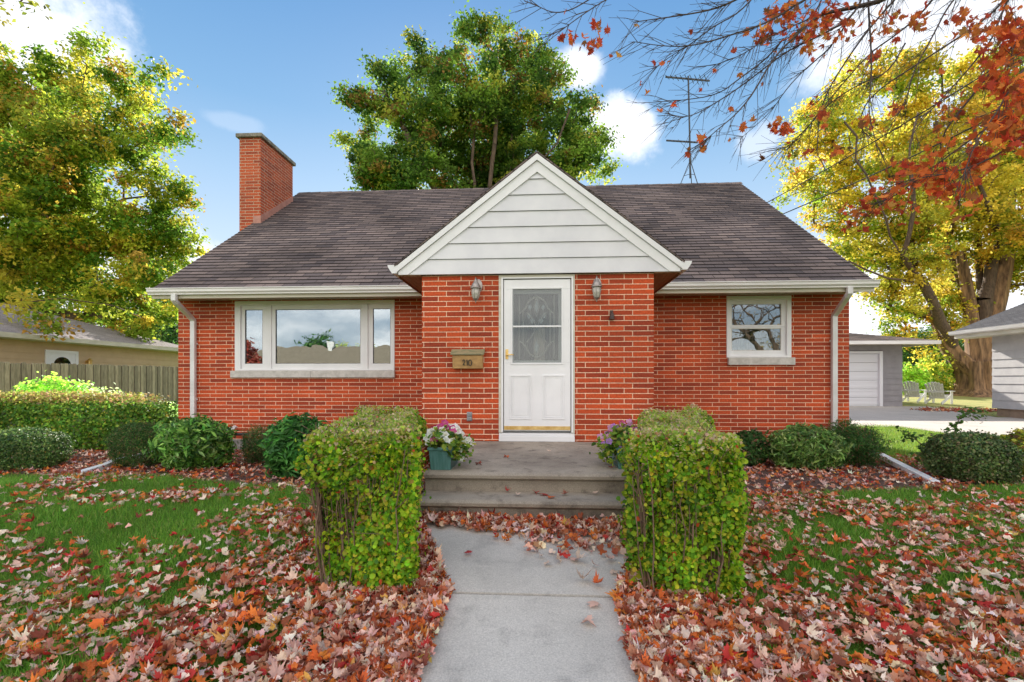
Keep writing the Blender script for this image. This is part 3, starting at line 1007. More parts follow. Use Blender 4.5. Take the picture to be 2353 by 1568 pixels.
# ---- picture window
def board(mb, u0, u1, v0, v1, Y, th, y0=None):
    a = P(u0, (v0 + v1) / 2, Y); b = P(u1, (v0 + v1) / 2, Y)
    um = 720 if u0 < 1176 else 1743
    z1 = P(um, v0, Y)[2]; z0 = P(um, v1, Y)[2]
    mb.box(a[0], b[0], Y, Y + th, z0, z1)
def framed(parent, name, u0, u1, v0, v1, pu0, pu1, pv0, pv1, Y, th, mat, pane_mat, pane_y):
    """sash: outer rectangle with glazed opening; parts butted"""
    um = (u0 + u1) / 2
    X0, X1 = P(u0, 770, Y)[0], P(u1, 770, Y)[0]
    Z1, Z0 = P(um, v0, Y)[2], P(um, v1, Y)[2]
    x0, x1 = P(pu0, 770, Y)[0], P(pu1, 770, Y)[0]
    z1, z0 = P(um, pv0, Y)[2], P(um, pv1, Y)[2]
    m = MB()
    m.box(X0, X1, Y, Y + th, z1, Z1); m.box(X0, X1, Y, Y + th, Z0, z0)
    m.box(X0, x0, Y, Y + th, z0, z1); m.box(x1, X1, Y, Y + th, z0, z1)
    # glazing bead
    t = .007
    m.box(x0, x1, Y + .012, Y + th - .002, z1 - t, z1); m.box(x0, x1, Y + .012, Y + th - .002, z0, z0 + t)
    m.box(x0, x0 + t, Y + .012, Y + th - .002, z0 + t, z1 - t); m.box(x1 - t, x1, Y + .012, Y + th - .002, z0 + t, z1 - t)
    fo = m.build(name, mat, parent, bevel=.003)
    g = MB(); g.box(x0 + .001, x1 - .001, pane_y, pane_y + .004, z0 + .001, z1 - .001)
    g.build("pane", pane_mat, fo)
    return fo
wf = MB()
zc1, zc0 = bwt, bwb
# casing
wt = .045
xs_m = [P(u, 770, YW)[0] for u in (553, 611, 623, 833, 845, 901)]
e = .001
wf.box(bw0 + e, bw1 - e, YW - .012, YW + .07, zc1 - .075, zc1 - e)
wf.box(bw0 + e, bw1 - e, YW - .012, YW + .07, zc0 + e, zc0 + .03)
wf.box(bw0 + e, xs_m[0], YW - .012, YW + .07, zc0 + .03, zc1 - .075)
wf.box(xs_m[5], bw1 - e, YW - .012, YW + .07, zc0 + .03, zc1 - .075)
wf.box(xs_m[1], xs_m[2], YW + .0, YW + .07, zc0 + .03, zc1 - .075)
wf.box(xs_m[3], xs_m[4], YW + .0, YW + .07, zc0 + .03, zc1 - .075)
pw = wf.build("picture_window", M['white'], house, bevel=.004)
YS = YW + .02
def Usash(xa, xb, ga_, gb_, gt, gbm, pmat):
    X0, X1, x0, x1 = xa, xb, ga_, gb_
    Z0, Z1 = zc0 + .03, zc1 - .075
    m = MB()
    m.box(X0, X1, YS, YS + .04, gt, Z1); m.box(X0, X1, YS, YS + .04, Z0, gbm)
    m.box(X0, x0, YS, YS + .04, gbm, gt); m.box(x1, X1, YS, YS + .04, gbm, gt)
    fo = m.build("sash", M['white'], pw, bevel=.004)
    g = MB(); g.box(x0 - .002, x1 + .002, YS + .02, YS + .025, gbm - .002, gt + .002)
    g.build("pane", pmat, pw)
    b = MB(); t = .006
    b.box(x0, x1, YS + .006, YS + .018, gt - t, gt); b.box(x0, x1, YS + .006, YS + .018, gbm, gbm + t)
    b.box(x0, x0 + t, YS + .006, YS + .018, gbm + t, gt - t); b.box(x1 - t, x1, YS + .006, YS + .018, gbm + t, gt - t)
    b.build("seal", M['plastic_black'], pw)
gt_, gb__ = P(720, 711, YS)[2], P(720, 836, YS)[2]
X_ = lambda u, Y=YS: P(u, 770, Y)[0]
Usash(xs_m[0], xs_m[1], X_(563), X_(603), gt_, gb__, M['glass_mirror'])
Usash(xs_m[2], xs_m[3], X_(633), X_(828), gt_, gb__, M['glass_mirror'])
Usash(xs_m[4], xs_m[5], X_(857), X_(897), gt_, gb__, M['glass_mirror'])
s = MB(); xm = P(716, 860, YW)[0]
s.box(bw0 - .06, xm - .002, YW - .05, YW + .02, bwb - .125, bwb - .002); s.box(xm + .002, bw1 + .01, YW - .05, YW + .02, bwb - .125, bwb - .002)
s.build("window_sill", M['stone_sill'], pw, bevel=.006)
# room behind the glass: a pale curtain edge and a dark back
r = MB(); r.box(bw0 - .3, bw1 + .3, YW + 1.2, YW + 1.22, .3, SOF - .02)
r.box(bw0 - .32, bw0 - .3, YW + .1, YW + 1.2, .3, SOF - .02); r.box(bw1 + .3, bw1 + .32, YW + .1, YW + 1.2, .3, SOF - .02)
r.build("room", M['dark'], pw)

# ---- double-hung window on the right
wf = MB()
wf.box(rw0 + e, rw1 - e, YW - .014, YW + .08, rwt - .07, rwt - e)
wf.box(rw0 + e, rw1 - e, YW - .014, YW + .08, rwb + e, rwb + .035)
wf.box(rw0 + e, rw0 + .055, YW - .014, YW + .08, rwb + .035, rwt - .07)
wf.box(rw1 - .075, rw1 - e, YW - .014, YW + .08, rwb + .035, rwt - .07)
rw = wf.build("double_hung_window", M['white'], house, bevel=.004)
sx0, sx1 = rw0 + .055, rw1 - .075
zt2, zb2 = rwt - .07, rwb + .035
gx0, gx1 = P(1681, 750, YW + .03)[0], P(1795, 750, YW + .03)[0]
zu1, zu0 = P(1743, 699, YW + .03)[2], P(1743, 748, YW + .03)[2]
zl1, zl0 = P(1743, 755, YW + .03)[2], P(1743, 806, YW + .03)[2]
zmid = (zu0 + zl1) / 2
for (a0, a1, g0, g1_, yy) in ((zmid, zt2, zu0, zu1, YW + .022), (zb2, zmid - .002, zl0, zl1, YW + .03)):
    m = MB()
    m.box(sx0, sx1, yy, yy + .03, g1_, a1); m.box(sx0, sx1, yy, yy + .03, a0, g0)
    m.box(sx0, gx0, yy, yy + .03, g0, g1_); m.box(gx1, sx1, yy, yy + .03, g0, g1_)
    m.build("sash", M['white'], rw, bevel=.003)
    g = MB(); g.box(gx0 - .002, gx1 + .002, yy + .014, yy + .018, g0 - .002, g1_ + .002)
    g.build("pane", M['glass'], rw)
    b = MB(); t = .008
    b.box(gx0, gx1, yy + .004, yy + .012, g1_ - t, g1_); b.box(gx0, gx1, yy + .004, yy + .012, g0, g0 + t)
    b.box(gx0, gx0 + t, yy + .004, yy + .012, g0 + t, g1_ - t); b.box(gx1 - t, gx1, yy + .004, yy + .012, g0 + t, g1_ - t)
    b.build("seal", M['lead'], rw)
s = MB(); s.box(rw0 + .02, rw1 + .045, YW - .05, YW + .02, rwb - .125, rwb - .002)
s.build("window_sill", M['stone_sill'], rw, bevel=.006)
r = MB()
for k in range(26):
    x = rw0 + .02 + (rw1 - rw0) * k / 26
    r.add([(x, YW + .16 + .02 * (k % 2), rwb - .2), (x + (rw1 - rw0) / 26, YW + .16 + .02 * ((k + 1) % 2), rwb - .2), (x + (rw1 - rw0) / 26, YW + .16 + .02 * ((k + 1) % 2), zmid - .05), (x, YW + .16 + .02 * (k % 2), zmid - .05)], [(0, 1, 2, 3)])
r.build("curtain", M['curtain'], rw)
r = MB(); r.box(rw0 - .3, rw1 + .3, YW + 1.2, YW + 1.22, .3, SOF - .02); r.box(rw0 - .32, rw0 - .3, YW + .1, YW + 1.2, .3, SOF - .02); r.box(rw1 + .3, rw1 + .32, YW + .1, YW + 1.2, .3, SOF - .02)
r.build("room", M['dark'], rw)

# ---- front door
Xp = lambda u, Y=YP: P(u, 800, Y)[0]
Zp = lambda v, Y=YP: P(1234, v, Y)[2]
dm = MB()
dm.box(dr0 + e, dr1 - e, YP - .018, YP + .08, Zp(640), GB - .006)
dm.box(dr0 + e, Xp(1156), YP - .018, YP + .08, Zp(995), Zp(640))
dm.box(Xp(1313), dr1 - e, YP - .018, YP + .08, Zp(995), Zp(640))
door = dm.build("front_door", M['cream'], house, bevel=.003)
dm = MB()
dm.box(Xp(1152), Xp(1156.6), YP - .028, YP - .0185, Zp(994), Zp(638)); dm.box(Xp(1312.6), Xp(1317), YP - .028, YP - .0185, Zp(994), Zp(638))
dm.box(Xp(1156.6), Xp(1312.6), YP - .028, YP - .0185, Zp(641), Zp(638))
dm.box(Xp(1158), Xp(1311), YP - .010, YP + .03, Zp(665), Zp(643))
dm.box(Xp(1158), Xp(1178), YP - .010, YP + .03, Zp(834), Zp(665)); dm.box(Xp(1290), Xp(1311), YP - .010, YP + .03, Zp(834), Zp(665))
dm.box(Xp(1158), Xp(1311), YP - .010, YP + .03, Zp(990), Zp(834))
dm.build("door_leaf", M['white'], door, bevel=.003)
dm = MB(); dm.box(dr0 + .004, dr1 - .004, YP - .035, YP + .05, STOOP + .002, Zp(1002)); dm.box(dr0 + .004, dr1 - .004, YP - .02, YP + .05, Zp(1001.8), Zp(996))
dm.build("threshold", M['white'], door, bevel=.005)
dm = MB(); dm.box(Xp(1178), Xp(1290), YP - .014, YP + .0, Zp(752.5), Zp(748.5)); dm.build("mid_rail", M['white'], door, bevel=.002)
dm = MB(); dm.box(Xp(1158.5), Xp(1310.5), YP - .016, YP - .0105, Zp(988), Zp(979.5)); dm.build("kick_plate", M['brass'], door)
def ring(mb, u0, u1, v0, v1, wpx, y, d):
    wz = wpx / F * YP
    x0, x1, z1, z0 = Xp(u0), Xp(u1), Zp(v0), Zp(v1)
    mb.box(x0, x1, y, y + d, z1 - wz, z1); mb.box(x0, x1, y, y + d, z0, z0 + wz)
    mb.box(x0, x0 + wz, y, y + d, z0 + wz, z1 - wz); mb.box(x1 - wz, x1, y, y + d, z0 + wz, z1 - wz)
for a, b in ((1171, 1222), (1246, 1297)):
    dm = MB(); ring(dm, a, b, 862, 964, 3.2, YP - .0185, .008)
    ring(dm, a + 5, b - 5, 867, 959, 1.6, YP - .015, .004)
    dm.box(Xp(a + 9), Xp(b - 9), YP - .0135, YP - .0105, Zp(955), Zp(871))
    dm.build("door_panel", M['white'], door, bevel=.0025)
dm = MB(); ring(dm, 1174, 1294, 661, 838, 3.5, YP - .018, .0075); dm.build("glazing_frame", M['white'], door, bevel=.002)
dm = MB(); dm.box(Xp(1178) + .001, Xp(1290) - .001, YP + .006, YP + .01, Zp(834) + .001, Zp(665) - .001); dm.build("pane", M['glass_door'], door)
# inner door with oval leaded glass behind the storm door
dm = MB()
YI = YP + .10
dm.box(Xp(1150), Xp(1180), YI, YI + .04, Zp(1000), Zp(640)); dm.box(Xp(1284), Xp(1318), YI, YI + .04, Zp(1000), Zp(640))
dm.box(Xp(1180), Xp(1284), YI, YI + .04, Zp(672), Zp(640)); dm.box(Xp(1180), Xp(1284), YI, YI + .04, Zp(1000), Zp(828))
idoor = dm.build("inner_door", M['white'], door)
lm = MB()
cxd, czd = (Xp(1182) + Xp(1284)) / 2, (Zp(672) + Zp(828)) / 2
hw, hh = (Xp(1284) - Xp(1182)) / 2, (Zp(672) - Zp(828)) / 2
def came(pts, r=.008): lm.tube([(cxd + x * hw, YI + .012, czd + z * hh) for x, z in pts], r, 5)
came([(-.62, -.5), (-.62, .5)]); came([(.62, -.5), (.62, .5)])
arc = [(-.62, .5), (-.5, .58), (-.42, .7), (-.3, .82), (-.12, .88), (0, .92), (.12, .88), (.3, .82), (.42, .7), (.5, .58), (.62, .5)]
came(arc, .012); came([(x, -z) for x, z in arc], .012)
came([(-.8, -.95), (-.8, .95)]); came([(.8, -.95), (.8, .95)]); came([(-.45, .45), (-.25, .3), (0, .0), (.25, .3), (.45, .45)]); came([(-.45, -.45), (-.25, -.3), (0, 0), (.25, -.3), (.45, -.45)])
came([(0, .92), (-.12, .6), (0, .3), (.12, .6), (0, .92)]); came([(0, -.92), (-.12, -.6), (0, -.3), (.12, -.6), (0, -.92)])
came([(-.62, .5), (-.8, .4)]); came([(.62, .5), (.8, .4)]); came([(-.62, -.5), (-.8, -.4)]); came([(.62, -.5), (.8, -.4)])
lm.build("leaded_glass", M['lead'], door)
for x, z, a, b in ((0, .62, .1, .2), (-.3, .6, .1, .1), (.3, .6, .1, .1), (-.2, .2, .12, .1), (.2, .2, .12, .1), (0, -.6, .1, .2), (.0, .0, .07, .1), (-.35, .35, .1, .1), (.35, .35, .1, .1)):
    bm_ = MB(); bm_.poly([(cxd + (x - a) * hw, YI + .02, czd + z * hh), (cxd + x * hw, YI + .02, czd + (z - b) * hh), (cxd + (x + a) * hw, YI + .018, czd + z * hh), (cxd + x * hw, YI + .022, czd + (z + b) * hh)])
    bm_.build("bevelled_glass", M['bevelglass'], door)
cu = MB(); n = 30
for k in range(n):
    xa = Xp(1180) + (Xp(1284) - Xp(1180)) * k / n; xb = Xp(1180) + (Xp(1284) - Xp(1180)) * (k + 1) / n
    cu.poly([(xa, YI + .07 + .012 * (k % 2), Zp(840)), (xb, YI + .07 + .012 * ((k + 1) % 2), Zp(840)), (xb, YI + .07 + .012 * ((k + 1) % 2), Zp(660)), (xa, YI + .07 + .012 * (k % 2), Zp(660))])
cu.build("curtain", M['door_curtain'], door)
cu = MB(); k0, k1 = Xp(1226), Xp(1252)
for k in range(8):
    xa = k0 + (k1 - k0) * k / 8; xb = k0 + (k1 - k0) * (k + 1) / 8
    cu.poly([(xa, YI + .05 + .006 * (k % 2), Zp(835)), (xb, YI + .05 + .006 * ((k + 1) % 2), Zp(835)), (xb, YI + .05 + .006 * ((k + 1) % 2), Zp(752)), (xa, YI + .05 + .006 * (k % 2), Zp(752))])
cu.build("sheer_panel", M['pale_wood'], door)
# lever handle
h = MB()
hx, hz = Xp(1165), Zp(816)
h.box(hx - .018, hx + .018, YP - .016, YP - .0105, hz - .055, hz + .075)
h.tube([(hx, YP - .012, hz), (hx, YP - .05, hz), (hx + .03, YP - .055, hz + .004), (hx + .09, YP - .05, hz + .0)], [.010, .009, .009, .007], 8)
h.build("handle", M['brass'], door, smooth=True)

# ---- chimney
CX0, CX1, CY0, CY1, CZ = -6.85, -6.35, 10.41, 11.82, EYE + 5.56
c = MB(); c.box(CX0, CX1, CY0, CY1, -.05, CZ); ch = c.build("chimney", M['brick_chimney'], house)
c = MB(); c.box(CX0 - .06, CX1 + .06, CY0 - .06, CY1 + .06, CZ + .001, CZ + .09); c.box(CX0 + .12, CX1 - .02, CY0 + .05, CY1 - .5, CZ + .091, CZ + .14)
c.build("chimney_cap", M['concrete_cap'], ch, bevel=.015)
fl = MB()
def rz(y): return EAVE_Z + SLOPE * (y - EAVE_Y)
fl.prism([(CX1 + .012, CY0 - .012, rz(CY0) - .02), (CX1 + .012, CY1, rz(CY1) - .02), (CX1 + .012, CY1, rz(CY1) + .14), (CX1 + .012, CY0 - .012, rz(CY0) + .17)], (-.01, 0, 0))
fl.box(-6.52, CX1 + .002, CY0 - .012, CY0 - .002, rz(CY0) - .06, rz(CY0) + .17)
fl.build("flashing", M['flash'], ch)

# ---------------------------------------------------------------- stoop and steps
st = thing("entry_steps", "weathered concrete stoop with two steps below the white front door", "steps", (0, 4.0, .08))
def tread(y0, y1, z0, z1, name):
    m = MB()
    n = 22
    # nosed slab: rounded front edge, 3 cm overhang
    prof = [(y1, z1), (y0 + .02, z1), (y0 - .005, z1 - .008), (y0 - .018, z1 - .025), (y0 - .015, z1 - .05), (y0 + .01, z1 - .065), (y0 + .03, z1 - .075), (y0 + .035, z0), (y1, z0)]
    m.prism([(-1.0, y, z) for y, z in prof], (2.02, 0, 0))
    return m.build(name, M['step'], st, smooth=True)
tread(4.08, 6.178, -.05, STOOP, "stoop")
tread(3.80, 4.11, -.05, STOOP - .17, "step")

# ---------------------------------------------------------------- fixtures on the wall
def lantern(u, label):
    x = Xp(u, YP - .12); zc = Zp(672)
    t = thing("wall_lantern", label, "wall lamp", (x, YP - .12, zc), "carriage lanterns on the porch wall")
    m = MB(); m.lathe([(.0, .0), (.055, .0), (.055, .012), (.03, .02), (0, .022)], (x + .02, YP - .002, zc + .09), 20, 'y')
    for i in range(len(m.v)):
        p = m.v[i]; m.v[i] = (p[0], 2 * (YP - .002) - p[1], zc + .09 + (p[2] - zc - .09) * 1.6)
    m.build("back_plate", M['pewter'], t, smooth=True)
    m = MB(); m.tube([(x + .02, YP - .01, zc + .06), (x + .015, YP - .05, zc + .1), (x + .01, YP - .1, zc + .165), (x, YP - .13, zc + .175), (x, YP - .12, zc + .14)], .007, 6)
    m.build("bracket", M['pewter'], t, smooth=True)
    m = MB(); m.lathe([(.006, .165), (.012, .15), (.02, .135), (.03, .115), (.048, .09), (.058, .065), (.063, .05), (.074, .045), (.074, .036), (.05, .034)], (x, YP - .12, zc), 24)
    m.build("cap", M['pewter'], t, smooth=True)
    m = MB(); m.lathe([(.048, .033), (.053, .0), (.05, -.04), (.042, -.075), (.034, -.095)], (x, YP - .12, zc), 20)
    m.build("lamp_glass", M['frost'], t, smooth=True)
    m = MB()
    for k in range(6):
        a = k * math.pi / 3 + .3
        m.tube([(x + .056 * math.cos(a), YP - .12 + .056 * math.sin(a), zc + .035), (x + .058 * math.cos(a), YP - .12 + .058 * math.sin(a), zc - .0), (x + .045 * math.cos(a), YP - .12 + .045 * math.sin(a), zc - .078), (x + .03 * math.cos(a), YP - .12 + .03 * math.sin(a), zc - .1)], .003, 5)
    m.lathe([(.038, -.094), (.036, -.105), (.022, -.118), (.01, -.128), (.008, -.14), (.004, -.155)], (x, YP - .12, zc), 16)
    m.build("cage", M['pewter'], t, smooth=True)
lantern(1093, "pewter carriage lantern on the brick left of the white door, above the mailbox")
lantern(1371, "pewter carriage lantern on the brick right of the white door")

x0, x1 = Xp(1040, YP - .1), Xp(1109, YP - .1)
zt_, zb_ = Zp(803, YP - .1), Zp(847, YP - .1)
mbx = thing("mailbox", "small tan wall mailbox with a green lid and the number 210", "mailbox", ((x0 + x1) / 2, YP, zb_))
m = MB(); m.prism([(x0, YP - .003, zb_), (x0, YP - .10, zb_), (x0, YP - .12, zb_ + .17), (x0, YP - .003, zb_ + .2)], (x1 - x0, 0, 0)); m.build("box", M['mail_body'], mbx, bevel=.004)
m = MB(); m.prism([(x0 - .022, YP - .004, zt_ + .01), (x0 - .022, YP - .05, zt_ + .008), (x0 - .022, YP - .14, zt_ - .055), (x0 - .022, YP - .14, zt_ - .07), (x0 - .022, YP - .122, zt_ - .07), (x0 - .022, YP - .05, zt_ - .012), (x0 - .022, YP - .004, zt_ - .005)], (x1 - x0 + .044, 0, 0)); m.build("lid", M['mail_lid'], mbx, bevel=.003)
nm = MB()
xc = Xp(1074, YP - .12); zn = zb_ + .075
def stroke(pts, r=.006):
    nm.tube([(xc + x, YP - .1135 - .02 * ((zn + z - zb_) / .2) , zn + z) for x, z in pts], r, 5)
stroke([(-.062, .018), (-.055, .036), (-.04, .036), (-.034, .02), (-.042, .0), (-.06, -.03), (-.046, -.027), (-.03, -.032)])
stroke([(-.014, .024), (-.002, .038), (-.002, -.034)])
stroke([(.034, .038), (.05, .028), (.056, .0), (.05, -.028), (.034, -.036), (.02, -.028), (.014, .0), (.02, .028), (.034, .038)])
nm.build("house_number", M['numeral'], mbx)

x = Xp(1079); z = Zp(958)
ob = thing("outdoor_outlet", "grey weatherproof outlet cover low on the brick left of the door", "outlet", (x, YP, z))
m = MB(); m.box(x - .035, x + .035, YP - .012, YP - .001, z - .06, z + .06); m.build("plate", M['outlet'], ob, bevel=.003)
m = MB(); m.box(x - .026, x + .026, YP - .032, YP - .0125, z + .004, z + .05); m.box(x - .026, x + .026, YP - .032, YP - .0125, z - .05, z - .004); m.build("cover", M['outlet'], ob, bevel=.004)
x = Xp(1405); z = Zp(728)
bl = thing("wall_bell", "small dark iron bell fixture on the brick right of the door", "bell", (x, YP, z))
m = MB(); m.box(x - .02, x + .02, YP - .012, YP - .001, z + .0, z + .075); m.tube([(x, YP - .005, z + .04), (x, YP - .03, z + .048), (x, YP - .04, z + .03)], .006, 6); m.build("hook", M['iron'], bl)
m = MB(); m.lathe([(.010, .045), (.022, .032), (.028, 0), (.032, -.028), (.042, -.046)], (x, YP - .04, z), 16); m.build("bell", M['iron'], bl, smooth=True)

# ---------------------------------------------------------------- antenna on the ridge
ax_ = P(1586, 428, RIDGE_Y)[0]
pm = F / 12.26
ant = thing("tv_antenna", "old rooftop television antenna on a tripod at the ridge", "antenna", (ax_, RIDGE_Y, RIDGE_Z))
mt = RIDGE_Z + .62
m = MB(); topz = P(1580, 178, RIDGE_Y)[2]; lowz = P(1583, 324, RIDGE_Y)[2]
m.tube([(ax_, RIDGE_Y, RIDGE_Z + .15), (ax_ - .01, RIDGE_Y, lowz), (ax_ - .05, RIDGE_Y, topz + .03)], .022, 8); m.build("mast", M['antenna'], ant)
for a in (-1, 0, 1):
    m = MB()
    fx, fy = ((-.27, -.05) if a == -1 else (.16, -.12) if a == 0 else (.13, .25))
    m.tube([(ax_ + fx, RIDGE_Y + fy, rz(RIDGE_Y - abs(fy))), (ax_, RIDGE_Y, mt)], .011, 6); m.build("leg", M['antenna'], ant)
m = MB(); m.tube([(ax_ - .17, RIDGE_Y - .03, RIDGE_Z + .2), (ax_, RIDGE_Y, RIDGE_Z + .26), (ax_ + .1, RIDGE_Y - .07, RIDGE_Z + .2)], .007, 5)
m.build("brace", M['antenna'], ant)
m = MB(); m.lathe([(.03, 0), (.035, .05), (.03, .12), (.022, .22)], (ax_, RIDGE_Y, mt - .06), 8); m.build("clamp", M['antenna'], ant)
def boom(z, xa, xb, n, l0, l1, tilt, name):
    m = MB()
    m.bar((xa, RIDGE_Y - .05, z + tilt * 0), (xb, RIDGE_Y + .1, z - tilt), .03, .035)
    for k in range(n):
        t = (k + .3) / n
        x = xa + (xb - xa) * t; zz = z - tilt * t
        L_ = l0 + (l1 - l0) * t
        dx, dy, dz = .45 * L_, .85 * L_, .0
        yy = RIDGE_Y - .05 + .15 * t
        m.tube([(x - dx, yy - dy, zz - .04), (x, yy, zz + .012), (x + dx, yy + dy, zz + .04)], .008, 5)
    m.build(name, M['antenna'], ant)
boom(topz, P(1528, 178, RIDGE_Y)[0], P(1634, 178, RIDGE_Y)[0], 9, .16, .38, .05, "boom")
boom(lowz, P(1530, 325, RIDGE_Y)[0], P(1606, 325, RIDGE_Y)[0], 9, .10, .14, .0, "boom")
m = MB(); xv = P(1618, 322, RIDGE_Y)[0]
m.tube([(xv - .18, RIDGE_Y, lowz + .28), (xv, RIDGE_Y, lowz + .02), (xv - .18, RIDGE_Y, lowz - .28)], .008, 5); m.build("reflector", M['antenna'], ant)
# service wires from the right gable to a pole down the street
for k, (ua, va, Ya, xb, yb_, zb) in enumerate(((1757, 469, 12.0, 17.5, -2.0, 10.2), (1790, 496, 11.4, 17.5, -2.0, 9.4))):
    a = P(ua, va, Ya); b = P(2420, (30 if k == 0 else 158), 7.0)
    bb = b + (b - a) * .8
    pts = []
    for i in range(13):
        t = i / 12
        p = a + (bb - a) * t
        p[2] -= .25 * math.sin(math.pi * t)
        pts.append(p)
    m = MB(); m.tube(pts, .011, 6)
    m.build("overhead_cable", M['cable'], label="black service cable rising to the upper right from the roof edge" if k == 0 else "black service cable just below the upper one, crossing the yellow tree", cat="cable")

# ================================================================ NEIGHBOURS
def siding_x(mb, x, y0, y1, z0, z1, step=.2, out=1):
    """clapboards on a wall whose plane is x=const; out=+1 faces +x"""
    z = z0
    while z < z1 - .01:
        zz = min(z + step, z1)
        a = x + out * .022
        mb.add([(a, y0, z), (a, y1, z), (x + out * .004, y1, zz), (x + out * .004, y0, zz), (x, y0, z), (x, y1, z)], [(0, 1, 2, 3), (4, 5, 1, 0), (0, 3, 4), (1, 5, 2)])
        z = zz
def siding_y(mb, y, x0, x1, z0, z1, step=.2):
    z = z0
    while z < z1 - .01:
        zz = min(z + step, z1)
        a = y - .022
        mb.add([(x0, a, z), (x1, a, z), (x1, y - .004, zz), (x0, y - .004, zz), (x0, y, z), (x1, y, z)], [(0, 1, 2, 3), (4, 5, 1, 0), (0, 3, 4), (1, 5, 2)])
        z = zz
def hip(mb, x0, x1, y0, y1, z, h, ridge_axis='y'):
    w = min(x1 - x0, y1 - y0) / 2
    if ridge_axis == 'y':
        a, b = ((x0 + x1) / 2, y0 + w, z + h), ((x0 + x1) / 2, y1 - w, z + h)
        roof_courses(mb, (x0, y0, z), (x1, y0, z), a, a)
        roof_courses(mb, (x1, y0, z), (x1, y1, z), b, a)
        mb.poly([(x0, y0, z), a, b, (x0, y1, z)]); mb.poly([(x0, y1, z), b, (x1, y1, z)])
    else:
        a, b = (x0 + w, (y0 + y1) / 2, z + h), (x1 - w, (y0 + y1) / 2, z + h)
        roof_courses(mb, (x0, y0, z), (x1, y0, z), b, a)
        mb.poly([(x1, y0, z), (x1, y1, z), b]); mb.poly([(x0, y0, z), a, (x0, y1, z)]); mb.poly([(x0, y1, z), a, b, (x1, y1, z)])

# left: beige house behind the fence, its long side runs along Y at x=-17
lh = thing("neighbor_house", "beige sided low house with grey hip roof behind the wooden fence", "house", (-21, 14, 0))
ly0, ly1 = 8.0, 21.4
m = MB(); siding_x(m, -17, ly0, ly1, .2, 2.62, .22, 1)
m.poly([(-17.02, ly0, 0), (-17.02, ly1, 0), (-17.02, ly1, 2.62), (-17.02, ly0, 2.62)])
m.box(-25, -17.03, ly0, ly1, 0, 2.6); m.build("wall", M['beige_siding'], lh)
m = MB(); hip(m, -25.5, -16.5, ly0 - .5, ly1 + .5, 2.74, 1.55); m.build("roof", M['shingle_grey'], lh)
m = MB(); m.box(-16.62, -16.48, ly0 - .5, ly1 + .55, 2.6, 2.76); m.box(-25.5, -16.63, ly1 + .42, ly1 + .55, 2.6, 2.76); m.build("gutter", M['cream'], lh)
m = MB(); m.box(-17, -16.63, ly0, ly1 + .4, 2.58, 2.6); m.build("soffit", M['cream'], lh)
m = MB(); m.box(-17.03, -16.95, ly1 - .08, ly1 + .01, 0, 2.58); m.build("corner_trim", M['white'], lh)
dl = MB(); dy0, dy1 = 15.35, 16.3
dl.box(-16.975, -16.93, dy0 - .1, dy0, 0.1, 2.22); dl.box(-16.975, -16.93, dy1, dy1 + .1, .1, 2.22); dl.box(-16.975, -16.93, dy0 - .1, dy1 + .1, 2.22, 2.32)
dl.box(-16.975, -16.95, dy0 + .002, dy1 - .002, .1, 2.218)
sd = dl.build("side_door", M['white'], lh)
fanp = [(-16.945, (dy0 + dy1) / 2 + .3 * math.cos(t), 1.82 + .27 * math.sin(t)) for t in np.linspace(0, math.pi, 14)]
m = MB(); m.prism(fanp, (.004, 0, 0)); m.build("fanlight", M['glass'], sd)
m = MB(); m.box(-16.975, -16.9, 12.0, 12.55, .9, 2.5); m.build("window_frame", M['white'], lh)
t = thing("porch_lamp", "small brass lamp beside the neighbour's white side door", "wall lamp", (-16.9, 16.75, 1.95))
m = MB(); m.box(-16.975, -16.9, 16.7, 16.8, 1.85, 2.0); m.lathe([(.03, 0), (.06, .02), (.07, .15), (.1, .16), (.04, .22), (.01, .25)], (-16.84, 16.75, 1.85), 10); m.build("lamp_body", M['brass'], t)

# fence along the property line: pickets are pattern inside one fence, posts are parts
fa, fb = np.array([-14.3, 11.2]), np.array([-15.1, 20.3])
fence = thing("picket_fence", "weathered grey-brown board fence with dog-eared pickets behind the long hedge", "fence", (-14.7, 15, 0))
m = MB()
d = fb - fa; Lf = np.linalg.norm(d); d = d / Lf; nrm_ = np.array([d[1], -d[0]])
k = 0; x = -3.0
while x < Lf + .3:
    wv = .138
    c0 = fa + d * x + nrm_ * (.0 if k % 2 else .013); c1 = c0 + d * wv
    gz = float(ground(0, c0[1])); top = gz + 1.72 + rng.normal() * .012
    e_ = .03
    pts = [(c0[0], c0[1], gz + .03), (c1[0], c1[1], gz + .03), (c1[0], c1[1], top - e_), (c1[0] - d[0] * e_, c1[1] - d[1] * e_, top), (c0[0] + d[0] * e_, c0[1] + d[1] * e_, top), (c0[0], c0[1], top - e_)]
    m.prism(pts, (nrm_[0] * .018, nrm_[1] * .018, 0))
    x += .146; k += 1
m.build("boards", M['boards'], fence)
for z in (.35, 1.4):
    m = MB(); m.bar((fa[0] - nrm_[0] * .03, fa[1] - 3, z + .02), (fb[0] - nrm_[0] * .03, fb[1] + .2, z + .14), .04, .09); m.build("rail", M['fence'], fence)
for i in range(6):
    c0 = fa + d * (i * 2.0 - .5) - nrm_ * .09; gz = float(ground(0, c0[1]))
    m = MB(); m.box(c0[0] - .045, c0[0] + .045, c0[1] - .045, c0[1] + .045, gz - .1, gz + 1.6); m.build("post", M['fence'], fence)

